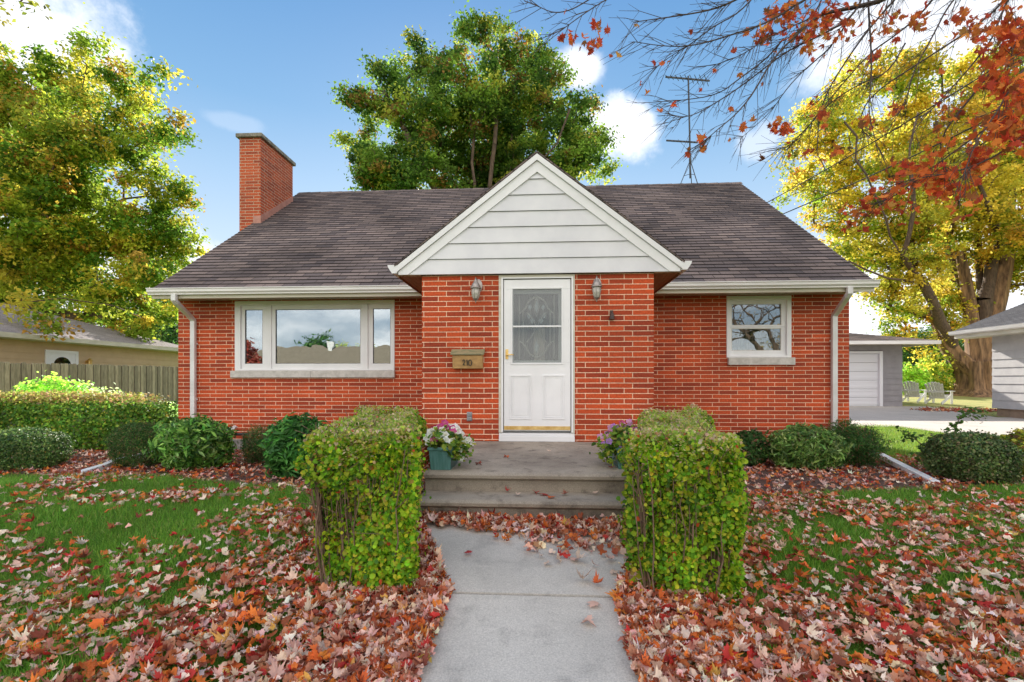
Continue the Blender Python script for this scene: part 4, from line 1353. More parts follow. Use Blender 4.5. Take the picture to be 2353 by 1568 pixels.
# right: detached grey garage
gr = thing("garage", "grey sided detached garage with a white overhead door behind the driveway", "garage", (13, 20.5, .14))
gy = 20.5; gxr = 15.15; gxl = 7.2
dX0, dX1 = 10.2, gy * .0 + P(2020, 880, gy)[0]
gztop = P(2000, 793, gy)[2]
m = MB(); siding_y(m, gy, dX1 + .12, gxr, .16, gztop, .235); siding_y(m, gy, gxl, dX0 - .12, .16, gztop, .235); siding_y(m, gy, dX0 - .12, dX1 + .12, P(2000, 806, gy)[2], gztop, .235)
m.box(gxl, gxr, gy + .3, gy + 6.5, .1, gztop); m.box(dX1 + .12, gxr, gy + .001, gy + .3, .1, gztop); m.box(gxl, dX0 - .12, gy + .001, gy + .3, .1, gztop); m.box(dX0 - .12, dX1 + .12, gy + .001, gy + .3, P(2000, 806, gy)[2], gztop)
m.build("wall", M['grey_siding'], gr)
m = MB(); roof_courses(m, (gxl - .6, gy - .75, gztop + .12), (gxr + .85, gy - .75, gztop + .12), (gxr + .85 - 4.6, gy + 3.3, gztop + 1.15), (gxl - .6 + 3, gy + 3.3, gztop + 1.15))
m.poly([(gxr + .85, gy - .75, gztop + .12), (gxr + .85, gy + 7.3, gztop + .12), (gxr - 3.75, gy + 3.3, gztop + 1.15)])
m.poly([(gxl - .6, gy + 7.3, gztop + .12), (gxr + .85, gy + 7.3, gztop + .12), (gxr - 3.75, gy + 3.3, gztop + 1.15), (gxl + 2.4, gy + 3.3, gztop + 1.15)])
m.build("roof", M['shingle'], gr)
m = MB(); m.box(gxl - .6, gxr + .87, gy - .84, gy - .74, gztop - .03, gztop + .11); m.box(gxr + .79, gxr + .87, gy - .739, gy + 7, gztop - .03, gztop + .11); m.build("gutter", M['gutter'], gr)
m = MB(); m.box(gxl - .5, gxr + .78, gy - .73, gy - .025, gztop - .02, gztop + .0); m.build("soffit", M['soffit'], gr)
zd = P(2000, 813, gy)[2]
m = MB(); m.box(dX1, dX1 + .12, gy - .05, gy + .12, .16, zd + .1); m.box(dX0 - .12, dX0, gy - .05, gy + .12, .16, zd + .1); m.box(dX0, dX1, gy - .05, gy + .12, zd, zd + .1)
gd_ = m.build("overhead_door", M['garage_white'], gr)
n = 6
for i in range(n):
    z0 = .17 + (zd - .17) * i / n; z1 = .17 + (zd - .17) * (i + 1) / n - .012
    m = MB(); m.box(dX0 + .01, dX1 - .01, gy + .06, gy + .1, z0, z1)
    for k in range(2): m.box(dX0 + .01, dX1 - .01, gy + .05, gy + .0595, z0 + .06 + k * .2, z0 + .15 + k * .2)
    m.build("panel", M['garage_white'], gd_, bevel=.01)

# right: neighbour's pale house, its side runs along Y
nb = thing("sided_house", "pale grey clapboard house corner at the right edge with white gutter", "house", (18, 12, 0))
nx = 14.7; nz0 = P(2278, 938, 16.1)[2]; nz1 = P(2278, 773, 16.1)[2]
m = MB(); siding_x(m, nx, 4.0, 16.1, nz0, nz1, .262, -1); siding_y(m, 3.98, nx, 23, nz0, nz1, .262); m.box(nx + .001, 23, 4.0, 16.1, nz0, nz1); m.build("wall", M['lilac_siding'], nb)
m = MB(); m.box(nx + .05, 22.9, 4.1, 16.0, -.05, nz0 - .001); m.build("foundation", M['tan_found'], nb)
ge = .55
m = MB(); ez = nz1 + .24
for ya, yb__ in ((3.4, 16.9),):
    roof_courses(m, (nx - ge, yb__, ez), (nx - ge, ya, ez), (19, ya, ez + 2.0), (19, yb__, ez + 2.0))
    m.poly([(19, ya, ez + 2.0), (23.6, ya, ez), (23.6, yb__, ez), (19, yb__, ez + 2.0)])
    m.poly([(nx - ge, yb__, ez - .03), (23.6, yb__, ez - .03), (23.6, yb__, ez), (19, yb__, ez + 2.0), (nx - ge, yb__, ez)])
m.build("roof", M['shingle_dark'], nb)
m = MB(); m.prism([(nx - ge - .12, 3.3, ez - .01), (nx - ge - .1, 3.3, ez - .11), (nx - ge - .06, 3.3, ez - .14), (nx - ge, 3.3, ez - .14), (nx - ge, 3.3, ez - .01)], (0, 13.65, 0))
m.build("gutter", M['gutter'], nb)
m = MB(); m.box(nx - ge + .001, nx - ge + .03, 3.4, 16.85, nz1 - .02, ez - .012); m.box(nx - ge + .031, nx - .001, 3.4, 16.85, nz1 - .02, nz1 - .001); m.build("soffit", M['cream'], nb)

# shed and pale fence panel far behind
sh = thing("garden_shed", "small dark-roofed shed under the yellow tree", "shed", (24.0, 32, .4))
pa = P(2130, 860, 32); pb = P(2200, 860, 32)
m = MB(); m.box(pa[0], pb[0], 32, 34.5, .3, 2.2); m.build("wall", pbr("shed_wood", (.20, .15, .11), .9, (.12, .09, .07), 5), sh)
m = MB(); m.poly([(pa[0] - .5, 31.5, 2.1), (pb[0] + .3, 31.5, 2.75), (pb[0] + .3, 35, 2.75), (pa[0] - .5, 35, 2.1)]); m.poly([(pa[0] - .5, 31.5, 1.98), (pb[0] + .3, 31.5, 2.63), (pb[0] + .3, 31.5, 2.75), (pa[0] - .5, 31.5, 2.1)])
m.build("roof", M['shingle_dark'], sh)
pa = P(2181, 860, 30); pb = P(2214, 860, 30)
pf = thing("privacy_fence", "pale board fence panel left of the big trunk", "fence", (pa[0], 30, .4))
m = MB(); x = pa[0]
while x < pb[0] + .6:
    m.box(x, x + .14, 30, 30.02, .36, EYE + (875 - 852) / F * 30); x += .15
m.build("boards", M['pale_wood'], pf)
m = MB(); m.box(pa[0], pb[0] + .6, 30.021, 30.06, 1.3, 1.4); m.build("rail", M['pale_wood'], pf)

# Adirondack chairs
def adirondack(u, v, rot, label):
    g_ = G(u, v)
    t = thing("adirondack_chair", label, "chair", (g_[0], g_[1], g_[2]), "white garden chairs on the back lawn")
    t.rotation_euler[2] = 0
    cr, sr = math.cos(rot), math.sin(rot)
    def W(x, y, z): return np.array([g_[0] + x * cr - y * sr, g_[1] + x * sr + y * cr, g_[2] + z])
    def bar(mb, a, b, w, h): mb.bar(W(*a), W(*b), w, h)
    # chair faces local -y ... back leans towards +y
    for k in range(6):
        x = -.25 + k * .1
        m = MB(); hgt = .98 - .035 * abs(k - 2.5) ** 1.6 * .6
        bar(m, (x * .9, .18, .28), (x * 1.12, .52, hgt), .085, .02); m.build("back_slat", M['chair_white'], t)
    m = MB()
    for k in range(5): bar(m, (-.27, -.28 + k * .11, .40 - k * .035), (.27, -.28 + k * .11, .40 - k * .035), .095, .02)
    m.build("seat", M['chair_white'], t)
    for s in (-1, 1):
        m = MB(); bar(m, (s * .32, -.30, 0), (s * .32, -.30, .56), .09, .03); m.build("front_leg", M['chair_white'], t)
        m = MB(); bar(m, (s * .29, -.33, .38), (s * .29, .55, .04), .03, .11); m.build("rear_leg", M['chair_white'], t)
        m = MB(); bar(m, (s * .35, -.38, .575), (s * .33, .36, .575), .13, .025); m.build("armrest", M['chair_white'], t)
    m = MB(); bar(m, (-.3, .37, .55), (.3, .37, .55), .03, .07); bar(m, (-.28, .2, .3), (.28, .2, .3), .03, .08); m.build("crossbar", M['chair_white'], t)
adirondack(2100, 925, math.radians(125), "white slatted garden chair nearer the garage wall")
adirondack(2158, 929, math.radians(120), "white slatted garden chair nearer the big tree trunk")

# across the street (seen only in the window glass)
rh = thing("ranch_house", "tan roofed ranch house across the street, mirrored in the windows", "house", (-6, -30, -.3))
m = MB(); m.box(-34, -8, -38, -30, -.3, 2.6); m.build("wall", M['beige_siding'], rh)
m = MB(); roof_courses(m, (-7, -29.3, 2.5), (-35, -29.3, 2.5), (-29, -34, 5.0), (-13, -34, 5.0)); m.poly([(-35, -29.3, 2.5), (-35, -38.7, 2.5), (-29, -34, 5.0)]); m.poly([(-7, -38.7, 2.5), (-7, -29.3, 2.5), (-13, -34, 5.0)])
m.build("roof", pbr("tan_roof", (.24, .19, .13), .95, (.19, .15, .10), 3), rh)
m = MB(); m.box(-35, -7, -29.3, -29.15, 2.36, 2.52); m.build("gutter", M['white'], rh)
m = MB(); m.box(-22.8, -22.35, -33.7, -33.3, 4.5, 5.5); m.build("chimney", M['stone_sill'], rh)

# ================================================================ TREES
LB = {}
def tubes_mesh(name, segs, mat, parent, n=5):
    """segs: arrays A,B (m,3), ra, rb"""
    A, B, ra, rb = segs
    d = B - A; L = np.linalg.norm(d, axis=1, keepdims=True); d = d / (L + 1e-9)
    ref = np.where(np.abs(d[:, 2:3]) < .9, np.array([[0, 0, 1.]]), np.array([[1., 0, 0]]))
    a = np.cross(d, ref); a /= np.linalg.norm(a, axis=1, keepdims=True); b = np.cross(d, a)
    off = WL[parent.name] if parent is not None else 0
    Vs = []
    for base, r in ((A, ra), (B, rb)):
        for k in range(n):
            t = 2 * math.pi * k / n
            Vs.append(base - off + r[:, None] * (a * math.cos(t) + b * math.sin(t)))
    V = np.stack(Vs, 1)
    m = len(A)
    f = []
    for k in range(n):
        k2 = (k + 1) % n
        f += [k, k + n, k2 + n, k2]
    loops = (np.arange(m)[:, None] * (2 * n) + np.array(f)[None]).ravel()
    me = mesh_np(name, V.reshape(-1, 3), loops, np.arange(m * n) * 4, np.full(m * n, 4), smooth=True)
    return link(name, me, mat, parent)

def make_tree(label, base, clumps, limbs, n_attr, palette, pw_, leaf, per, r0=.018, trunk_r=None, bark='bark', group=None, name="maple_tree", spread=.5, tmpl=DIAMOND, hang=0, flare=None, dens_noise=.6, cat="tree", limb_min=0.0, pexp=2.2):
    t = thing(name, label, cat, base, group)
    base = np.array(base, float)
    # skeleton: start with given limbs
    nodes = [base]; par = [-1]
    for limb in limbs:
        pts = [np.array(p, float) for p in limb]
        # attach the first point to the nearest node
        cur = int(np.argmin([np.linalg.norm(n - pts[0]) for n in nodes]))
        if np.linalg.norm(nodes[cur] - pts[0]) > .05:
            nodes.append(pts[0]); par.append(cur); cur = len(nodes) - 1
        for p in pts[1:]:
            k = max(1, int(np.linalg.norm(p - nodes[cur]) / .9))
            a = nodes[cur]
            for i in range(k):
                q_ = a + (p - a) * (i + 1) / k
                if i < k - 1: q_ = q_ + rng.normal(size=3) * .08
                nodes.append(q_); par.append(cur); cur = len(nodes) - 1
    # attractors in the clumps
    C = np.array([c[0] for c in clumps]); R = np.array([c[1] for c in clumps])
    wgt = R[:, 0] * R[:, 2] * (R[:, 1] ** .6); wgt = wgt / wgt.sum()
    ci = rng.choice(len(C), n_attr, p=wgt)
    dd = rng.normal(size=(n_attr, 3)); dd /= np.linalg.norm(dd, axis=1, keepdims=True)
    rr = rng.random(n_attr) ** .45
    att = C[ci] + dd * rr[:, None] * R[ci]
    att = att[att[:, 2] > ground(0, att[:, 1]) + 1.2]
    keep = vnoise(att, .55) > dens_noise * .55
    att = att[keep]
    crown_c = (C * wgt[:, None]).sum(0)
    order = np.argsort(np.linalg.norm(att - base - np.array([0, 0, 2.0]), axis=1))
    att = att[order]
    term = []
    NA = np.zeros((len(nodes) + 4 * len(att) + 10, 3)); NA[:len(nodes)] = nodes; cnt = len(nodes)
    n_init = cnt
    par_a = list(par)
    for p in att:
        dv = NA[1 if cnt > 1 else 0:cnt] - p
        dist = np.sqrt((dv ** 2).sum(1)) + np.maximum(dv[:, 2], 0) * .9
        j = int(np.argmin(dist)) + (1 if cnt > 1 else 0)
        a = NA[j]
        L = np.linalg.norm(p - a)
        k = 1 if L < .6 else 2 if L < 1.6 else 3
        cur = j
        for i in range(k):
            f_ = (i + 1) / k
            q_ = a + (p - a) * f_
            if i < k - 1: q_ = q_ + rng.normal(size=3) * L * .05 + np.array([0, 0, L * .06])
            NA[cnt] = q_; par_a.append(cur); cur = cnt; cnt += 1
        term.append(cur)
    NA = NA[:cnt]; par_a = np.array(par_a)
    acc = np.zeros(cnt); haschild = np.zeros(cnt, bool); haschild[par_a[1:]] = True
    acc[~haschild] = r0 ** pexp
    for i in range(cnt - 1, 0, -1):
        acc[par_a[i]] += acc[i]
    rad = acc ** (1 / pexp)
    if trunk_r: rad = rad * 1.0; rad = np.minimum(rad, trunk_r) if rad[0] > trunk_r else rad * (trunk_r / rad[0]) ** np.clip((rad / rad[0]) * 1.4, 0, 1)
    rad[:n_init] = np.maximum(rad[:n_init] * 1.2, np.minimum(limb_min, rad[:n_init] * 2.2 + .01))
    idx = np.arange(1, cnt)
    A, B = NA[par_a[idx]], NA[idx]
    ra = np.minimum(rad[par_a[idx]], rad[idx] * 1.35); rb = rad[idx]
    big = rb > .06
    tubes_mesh("trunk", (A[big], B[big], ra[big], rb[big]), M[bark], t, 9)
    tubes_mesh("branches", (A[~big], B[~big], ra[~big], rb[~big]), M['bark' if bark != 'twig' else 'twig'], t, 4)
    # leaves
    tp = NA[n_init:]
    npt = len(tp)
    cid = np.repeat(np.arange(npt), per)
    n = len(cid)
    sc = spread * (.6 + .8 * rng.random(npt))[cid]
    o = rng.normal(size=(n, 3)) * np.array([1, 1, .6]) * sc[:, None] * .55
    o[:, 2] -= hang * rng.random(n) * sc
    pos = tp[cid] + o
    nr = rng.normal(size=(n, 3)) * .7 + np.array([0, 0, .75]) + o / (sc[:, None] + 1e-6) * .4
    col = pal(palette, npt, .10, pw_)[cid] * (1 + .16 * rng.standard_normal((n, 1)))
    # broad colour drift over the crown
    dr = vnoise(pos, .22)[:, None]
    col = col * (.85 + .35 * dr)
    col = np.clip(col, .004, .95)
    s = leaf * (.65 + .7 * rng.random(n))
    scatter("crown", tmpl, pos, nr, s, col, M['leaf_tree'], t)
    return t, NA, par_a

def clump_px(lst, Y, depth=1.0, jit=2.0, zsq=1.0):
    out = []
    for c in lst:
        u, v, r = c[:3]
        Yc = c[3] if len(c) > 3 else Y + rng.uniform(-jit, jit)
        p = P(u, v, Yc); tt = Yc / ray(u, v)[1]
        rm = r / F * tt
        out.append((p, np.array([rm, rm * depth, rm * zsq])))
    return out

GREENS = [(.055, .13, .012), (.10, .20, .018), (.20, .26, .02), (.33, .31, .025), (.30, .20, .02)]
# left tree
LT = [(-60, 300, 170), (60, 250, 105), (150, 185, 75), (205, 105, 42), (105, 110, 32), (285, 185, 60), (350, 170, 32), (385, 160, 22), (180, 330, 120), (300, 300, 75), (385, 290, 45), (420, 300, 22),
      (80, 480, 160), (250, 470, 130), (370, 420, 65), (430, 440, 38), (380, 540, 80), (440, 560, 38), (250, 610, 110), (420, 610, 42), (345, 650, 75), (385, 725, 30), (120, 600, 120), (0, 620, 120),
      (110, 720, 42, 15), (60, 745, 55, 14.6), (120, 745, 30, 14.6), (200, 725, 30, 16), (150, 700, 50, 16), (20, 720, 60, 15), (15, 775, 28, 14), (130, 765, 22, 15), (70, 790, 20, 14.5), (300, 700, 60), (220, 690, 50), (330, 745, 30), (-80, 500, 150), (-100, 150, 120)]
b0 = np.array([-24.6, 22.4, .2])
make_tree("tall maple turning yellow-green, left of the house behind the beige neighbour", b0, clump_px(LT, 20, 1.0, 2.0),
          [[b0, b0 + (0.1, 0, 3.2), P(112, 560, 21.5)], [P(112, 560, 21.5), P(140, 430, 21), P(160, 290, 20.5), P(200, 150, 20)], [P(112, 560, 21.5), P(60, 400, 21), P(40, 250, 21)], [P(140, 430, 21), P(230, 290, 20), P(300, 240, 20), P(370, 180, 20)], [P(112, 560, 21.5), P(250, 480, 20), P(380, 430, 20)]],
          1700, [(.08, .17, .012), (.17, .26, .018), (.31, .36, .025), (.46, .40, .035), (.38, .23, .03)], [4, 4, 4, 3, 1], .175, 84, trunk_r=.42, r0=.014, hang=.6)
# overhanging sprigs at the top left come from a second tree in the front corner
b1 = np.array([-11.5, 6.6, .05])
make_tree("leafy maple sprigs hanging in at the top left corner", b1,
          clump_px([(-40, 10, 40, 7), (-10, 45, 22, 7), (8, 90, 10, 7), (85, 12, 16, 7), (105, 30, 10, 7), (45, -5, 18, 7), (-120, -60, 90, 7.5), (-220, -80, 120, 7)], 7, .8, .2),
          [[b1, b1 + (0.2, 0, 3), b1 + (.8, .3, 5.5), P(-30, -30, 7)], [P(-30, -30, 7), P(60, -8, 7)]], 130, [(.16, .17, .02), (.24, .20, .02), (.12, .16, .015)], [1, 1, 1], .085, 20, trunk_r=.2, r0=.008, spread=.22, dens_noise=0, name="corner_maple")

# centre tree behind the house
CT = [(830, 250, 62), (800, 320, 32), (905, 175, 65), (960, 120, 38), (1000, 175, 60), (1065, 110, 42), (1095, 60, 40), (1150, 50, 30), (1180, 120, 60), (1250, 150, 50), (1290, 180, 28), (860, 330, 80), (960, 270, 100), (1080, 220, 95), (1200, 250, 100), (1310, 270, 60), (1345, 235, 28), (1360, 330, 40),
      (820, 395, 50), (800, 430, 30), (900, 400, 75), (1000, 400, 90), (1120, 370, 100), (1240, 370, 90), (1330, 370, 55), (1385, 385, 26), (1370, 300, 28), (1100, 480, 120), (1300, 440, 60), (900, 480, 70)]
b2 = np.array([-3.4, 25.5, .35])
c0_ = P(1110, 640, 25)
make_tree("large green maple with rusty tips standing behind the roof and the white gable", b2, clump_px(CT, 25, 1.0, 1.8),
          [[b2, b2 + (.0, 0, 2.4), c0_], [c0_, P(1000, 440, 23.6), P(930, 300, 22.6), P(880, 200, 22.6)], [c0_, P(1090, 420, 23.6), P(1080, 270, 23.6), P(1065, 150, 24.8)], [c0_, P(1125, 430, 23.8), P(1140, 280, 23.8), P(1160, 120, 25)], [c0_, P(1200, 430, 23.4), P(1280, 330, 22.6), P(1310, 250, 22.6)], [c0_, P(1250, 480, 25), P(1340, 380, 25)], [c0_, P(930, 460, 25), P(840, 380, 25)]],
          1450, [(.055, .12, .018), (.10, .19, .022), (.17, .27, .03), (.32, .34, .04), (.24, .14, .03)], [4, 5, 4, 2.4, 1.4], .18, 80, trunk_r=.5, r0=.016, hang=.4, limb_min=.075, name="shade_tree")

# right yellow silver maple with the big forked trunk
RT = [(1870, 250, 50), (1910, 210, 40), (1965, 190, 60), (2050, 170, 65), (2110, 150, 45), (2140, 250, 65), (2215, 150, 45), (2290, 170, 65), (2350, 200, 90), (1840, 320, 48), (1815, 370, 28), (1920, 300, 80), (2040, 310, 105), (2160, 320, 105), (2270, 340, 100), (1830, 430, 38), (1800, 462, 20), (1900, 420, 75), (1980, 440, 95), (2090, 450, 105), (2210, 460, 105), (2330, 480, 100),
      (1890, 510, 42), (1930, 560, 55), (2000, 580, 75), (2100, 580, 90), (2230, 590, 95), (2340, 600, 70), (1975, 680, 30), (2050, 670, 60), (2150, 670, 70), (2240, 690, 45), (2080, 740, 45), (2120, 785, 34), (2170, 740, 40), (1995, 725, 22), (2150, 812, 18), (2420, 350, 130), (2430, 560, 100), (2060, 790, 22)]
by_ = 27.0
bt = G(2234, 909)
bt = P(2244, 905, by_); bt[2] = ground(0, by_)
fk = P(2228, 790, by_)
make_tree("huge golden yellow maple with a thick forked trunk on the right", bt, clump_px(RT, 27, 1.0, 2.2),
          [[bt, P(2244, 850, by_)], [P(2244, 850, by_), P(2190, 808, by_), P(2160, 740, by_ - .6), P(2120, 650, by_ - 1.6), P(2075, 590, by_ - 2.4), P(2035, 500, by_ - 3), P(1990, 400, by_ - 3.2), P(1940, 280, by_ - 3)], [P(2244, 850, by_), P(2266, 770, by_), P(2262, 690, by_), P(2300, 560, by_), P(2330, 420, by_), P(2320, 250, by_)],
           [P(2244, 850, by_), P(2232, 740, by_ + .4), P(2190, 600, by_ + .5), P(2170, 450, by_ + .5), P(2150, 280, by_)], [P(2262, 690, by_), P(2250, 600, by_ + 1), P(2240, 420, by_ + 1), P(2230, 220, by_ + 1)], [P(2120, 650, by_ - 1.6), P(2040, 640, by_ - 2.4), P(1990, 620, by_ - 2.6), P(1950, 600, by_ - 2.6)], [P(2075, 590, by_ - 2.4), P(2100, 480, by_ - 3.2), P(2090, 380, by_ - 3.4), P(2110, 260, by_ - 3)], [P(2300, 560, by_), P(2270, 470, by_ - 2.5), P(2240, 380, by_ - 3), P(2235, 280, by_ - 3)]],
          1500, [(.50, .42, .035), (.60, .47, .05), (.38, .38, .035), (.20, .28, .02), (.52, .30, .03)], [4, 3, 5, 3, 1.3], .18, 70, trunk_r=.42, r0=.018, bark='bark', hang=.5, limb_min=.15, name="silver_maple")
# buttressed trunk foot
ft = D.objects["silver_maple"]
m = MB()
def blob_tube(pts, rs, n=26, lob=.13, ph=0):
    vs, fs = [], []
    for i, (p, r) in enumerate(zip(pts, rs)):
        for k in range(n):
            t = 2 * math.pi * k / n
            rr = r * (1 + lob * math.sin(5 * t + ph + .3 * i) + lob * .6 * math.sin(8 * t + 1.3 + ph) + .04 * math.sin(13 * t + i))
            vs.append((p[0] + rr * math.cos(t), p[1] + rr * math.sin(t), p[2]))
    for i in range(len(pts) - 1):
        for k in range(n):
            k2 = (k + 1) % n
            fs.append((i * n + k, i * n + k2, (i + 1) * n + k2, (i + 1) * n + k))
    m.add(vs, fs)
pz = lambda u, v: P(u, v, by_)
blob_tube([pz(2244, 917), pz(2245, 906), pz(2246, 893), pz(2245, 872), pz(2244, 850), pz(2243, 832)], [1.7, 1.15, .92, .84, .86, .84], 34, .11)
blob_tube([pz(2236, 862), pz(2222, 842), pz(2204, 824), pz(2186, 804), pz(2172, 778), pz(2160, 745), pz(2145, 705)], [.62, .56, .50, .44, .38, .33, .28], 22, .09, 1)
blob_tube([pz(2252, 850), pz(2260, 820), pz(2266, 780), pz(2274, 740), pz(2288, 690), pz(2303, 630), pz(2318, 560)], [.64, .58, .54, .50, .46, .38, .3], 22, .09, 2)
blob_tube([pz(2244, 840), pz(2240, 800), pz(2234, 760), pz(2228, 700), pz(2218, 640), pz(2205, 580)], [.45, .38, .34, .30, .25, .2], 18, .09, 3)
m.build("trunk_base", M['bark_light'], ft, smooth=True)

# dark background trees and shrubs that close the gaps
def bush(name, label, c, r, n, leaf, palette, pw_=None, tmpl=OVAL, cat="shrub", flat=0, rough=.06, mat='leaf', group=None, box=False, stems=0, top_pal=None, gloss=False, inward=.35, core=True, updir=.4, parts=True, zmin=None):
    """rounded or clipped shrub standing on the ground at c (base centre), r = half extents x,y and full height z"""
    c = np.array(c, float); r = np.array(r, float)
    t = thing(name, label, cat, c, group)
    cc = c + np.array([0, 0, r[2] * .5]); rad = np.array([r[0], r[1], r[2] * .5])
    d_ = rng.normal(size=(n, 3)); d_ /= np.linalg.norm(d_, axis=1, keepdims=True)
    pw = 5.0 if box else 2.3
    rr = 1 / (np.abs(d_) ** pw).sum(1) ** (1 / pw)
    wob = 1 + rough * 3.4 * (vnoise(d_ * 2.4 + c, 1.0) - .5) + rough * 2.6 * (vnoise(d_ * 7 + c, 1.0) - .5)
    inn = 1 - np.abs(rng.normal(size=n)) * .10 * inward / .35
    inn = np.where(rng.random(n) < .06, 1 + rng.random(n) * .09, inn)
    pos = cc + d_ * (rr * wob * inn)[:, None] * rad
    gz = ground(0, pos[:, 1])
    ok = pos[:, 2] > gz + (.04 if zmin is None else zmin)
    pos = pos[ok]; dn = d_[ok]; n2 = len(pos)
    nr = dn * 1.0 + rng.normal(size=(n2, 3)) * .75 + np.array([0, 0, updir])
    cl = vnoise(pos, 7.0)
    col = pal(palette, n2, .20, pw_) * (1.05 + 1.5 * cl[:, None])
    if top_pal is not None:
        tz = (pos[:, 2] - cc[2]) / rad[2] > .80 - .2 * rng.random(n2)
        col[tz] = pal(top_pal, int(tz.sum()), .18)
    s = leaf * (.6 + .8 * rng.random(n2))
    scatter("foliage", tmpl, pos, nr, s, np.clip(col, .003, .9), M['leaf_gloss' if gloss else mat], t)
    if stems:
        A, B = [], []
        for _ in range(stems):
            a_ = rng.random() * 6.28; q0 = c + np.array([math.cos(a_) * r[0] * .35 * rng.random(), math.sin(a_) * r[1] * .35 * rng.random(), -.02])
            q2 = cc + np.array([math.cos(a_) * r[0] * .8 * rng.random() ** .5, math.sin(a_) * r[1] * .8 * rng.random() ** .5, rad[2] * rng.uniform(.3, .9)])
            q1 = (q0 + q2) / 2 + rng.normal(size=3) * .04
            A += [q0, q1]; B += [q1, q2]
        A, B = np.array(A), np.array(B)
        tubes_mesh("stems", (A, B, np.full(len(A), .008), np.full(len(A), .005)), M['stem'], t, 4)
    return t

DARKG = [(.018, .05, .012), (.03, .075, .018), (.045, .10, .02), (.07, .13, .03)]
BOX = [(.022, .055, .014), (.038, .082, .018), (.06, .115, .024), (.10, .14, .04)]
# hedge behind the left lawn
gh = P(385, 1040, 8.0)
LH = bush("hedge", "long clipped green hedge along the left garden in front of the board fence", (-9.2, 8.05, -.0), (2.55, .42, 1.02), 52000, .042, [(.045, .11, .015), (.08, .17, .02), (.14, .22, .025), (.22, .22, .03), (.05, .07, .02)], [4, 4, 3, 1, 1], ROUND, "hedge", box=True, rough=.05, stems=60, top_pal=[(.34, .32, .08), (.26, .32, .05), (.36, .24, .10)], inward=.8)
def under(u, v, dy):
    g_ = G(u, v)
    return (P(u, v, g_[1] + dy)[0], g_[1] + dy, 0.0)
# shrubs left bed
a = under(50, 1090, .3); bush("clipped_boxwood", "dark clipped boxwood ball at the left edge in front of the long hedge", tuple(a), (.52, .45, .60), 15000, .026, BOX, tmpl=OVAL, gloss=True, cat="shrub", rough=.05)
a = under(322, 1083, .3); bush("rounded_yew", "dark brownish-green rounded yew left of the leafy rhododendron", tuple(a), (.33, .33, .66), 16000, .036, [(.02, .06, .012), (.045, .09, .02), (.13, .10, .04)], [4, 4, 1.2], NEEDLE, rough=.06, stems=14)
a = under(445, 1092, .42); bush("rhododendron", "wide leafy rhododendron under the left downspout", tuple(a), (.48, .45, .74), 4200, .085, [(.06, .15, .02), (.11, .21, .035), (.03, .08, .015), (.18, .26, .08)], [4, 3, 3, 1], LANCE, gloss=True, rough=.10, stems=20, inward=.9)
a = under(598, 1076, .3); bush("small_yew", "small dark thinning yew against the brick right of the black hose bracket", tuple(a), (.26, .26, .60), 8500, .036, [(.02, .06, .012), (.04, .09, .02), (.14, .09, .04)], [4, 3, 1.5], NEEDLE, rough=.12, stems=16, inward=1.2)
a = under(685, 1112, .4); bush("laurel_shrub", "deep green long-leaved shrub tucked behind the left front hedge", tuple(a), (.34, .36, .80), 3800, .09, [(.035, .12, .02), (.06, .18, .03), (.02, .07, .015)], [4, 3, 3], LANCE, gloss=True, rough=.1, stems=16, inward=.9)
# shrubs right bed
a = under(1722, 1078, .25); bush("thin_yew", "narrow dark shrub between the right front hedge and the brick wall", tuple(a), (.24, .25, .52), 7000, .038, [(.02, .06, .012), (.04, .085, .02), (.13, .07, .04)], [4, 3, 1.2], OVAL, rough=.1, stems=14)
a = under(1850, 1088, .35); bush("rhododendron", "broad grey-green rhododendron under the brick wall right of the small window", tuple(a), (.50, .40, .62), 5200, .068, [(.08, .15, .03), (.14, .22, .05), (.04, .09, .02), (.24, .30, .12)], [4, 3, 3, 1], LANCE, gloss=True, rough=.10, stems=20, inward=.8)
a = under(1955, 1084, .4); bush("spreading_yew", "dark yew with reddish leaves caught in it at the right house corner", tuple(a), (.42, .36, .66), 15000, .046, [(.02, .06, .012), (.045, .10, .02), (.18, .08, .05)], [5, 4, .8], NEEDLE, rough=.16, stems=20, inward=1.2)
a = under(2228, 1122, .45); bush("clipped_boxwood", "olive-green clipped boxwood mound at the right beside the white spout end", tuple(a), (.42, .42, .62), 17000, .026, [(.03, .06, .016), (.055, .09, .025), (.09, .12, .035), (.13, .12, .06)], [3, 4, 3, 1.5], OVAL, gloss=True, rough=.05)
a = under(2345, 1112, .35); bush("golden_shrub", "yellow-green shrub at the right edge behind the clipped mound", tuple(a), (.3, .3, .60), 5200, .04, [(.22, .24, .03), (.34, .30, .04), (.08, .12, .02), (.12, .06, .03)], [3, 2, 3, 1], OVAL, rough=.12, stems=10)
a = P(2335, 1030, 6.6); bush("back_boxwood", "low dark green boxwood row behind the golden shrub at the right edge", (a[0] + .95, 6.9, 0), (.80, .4, .56), 9000, .03, BOX, tmpl=OVAL, rough=.06, gloss=True)

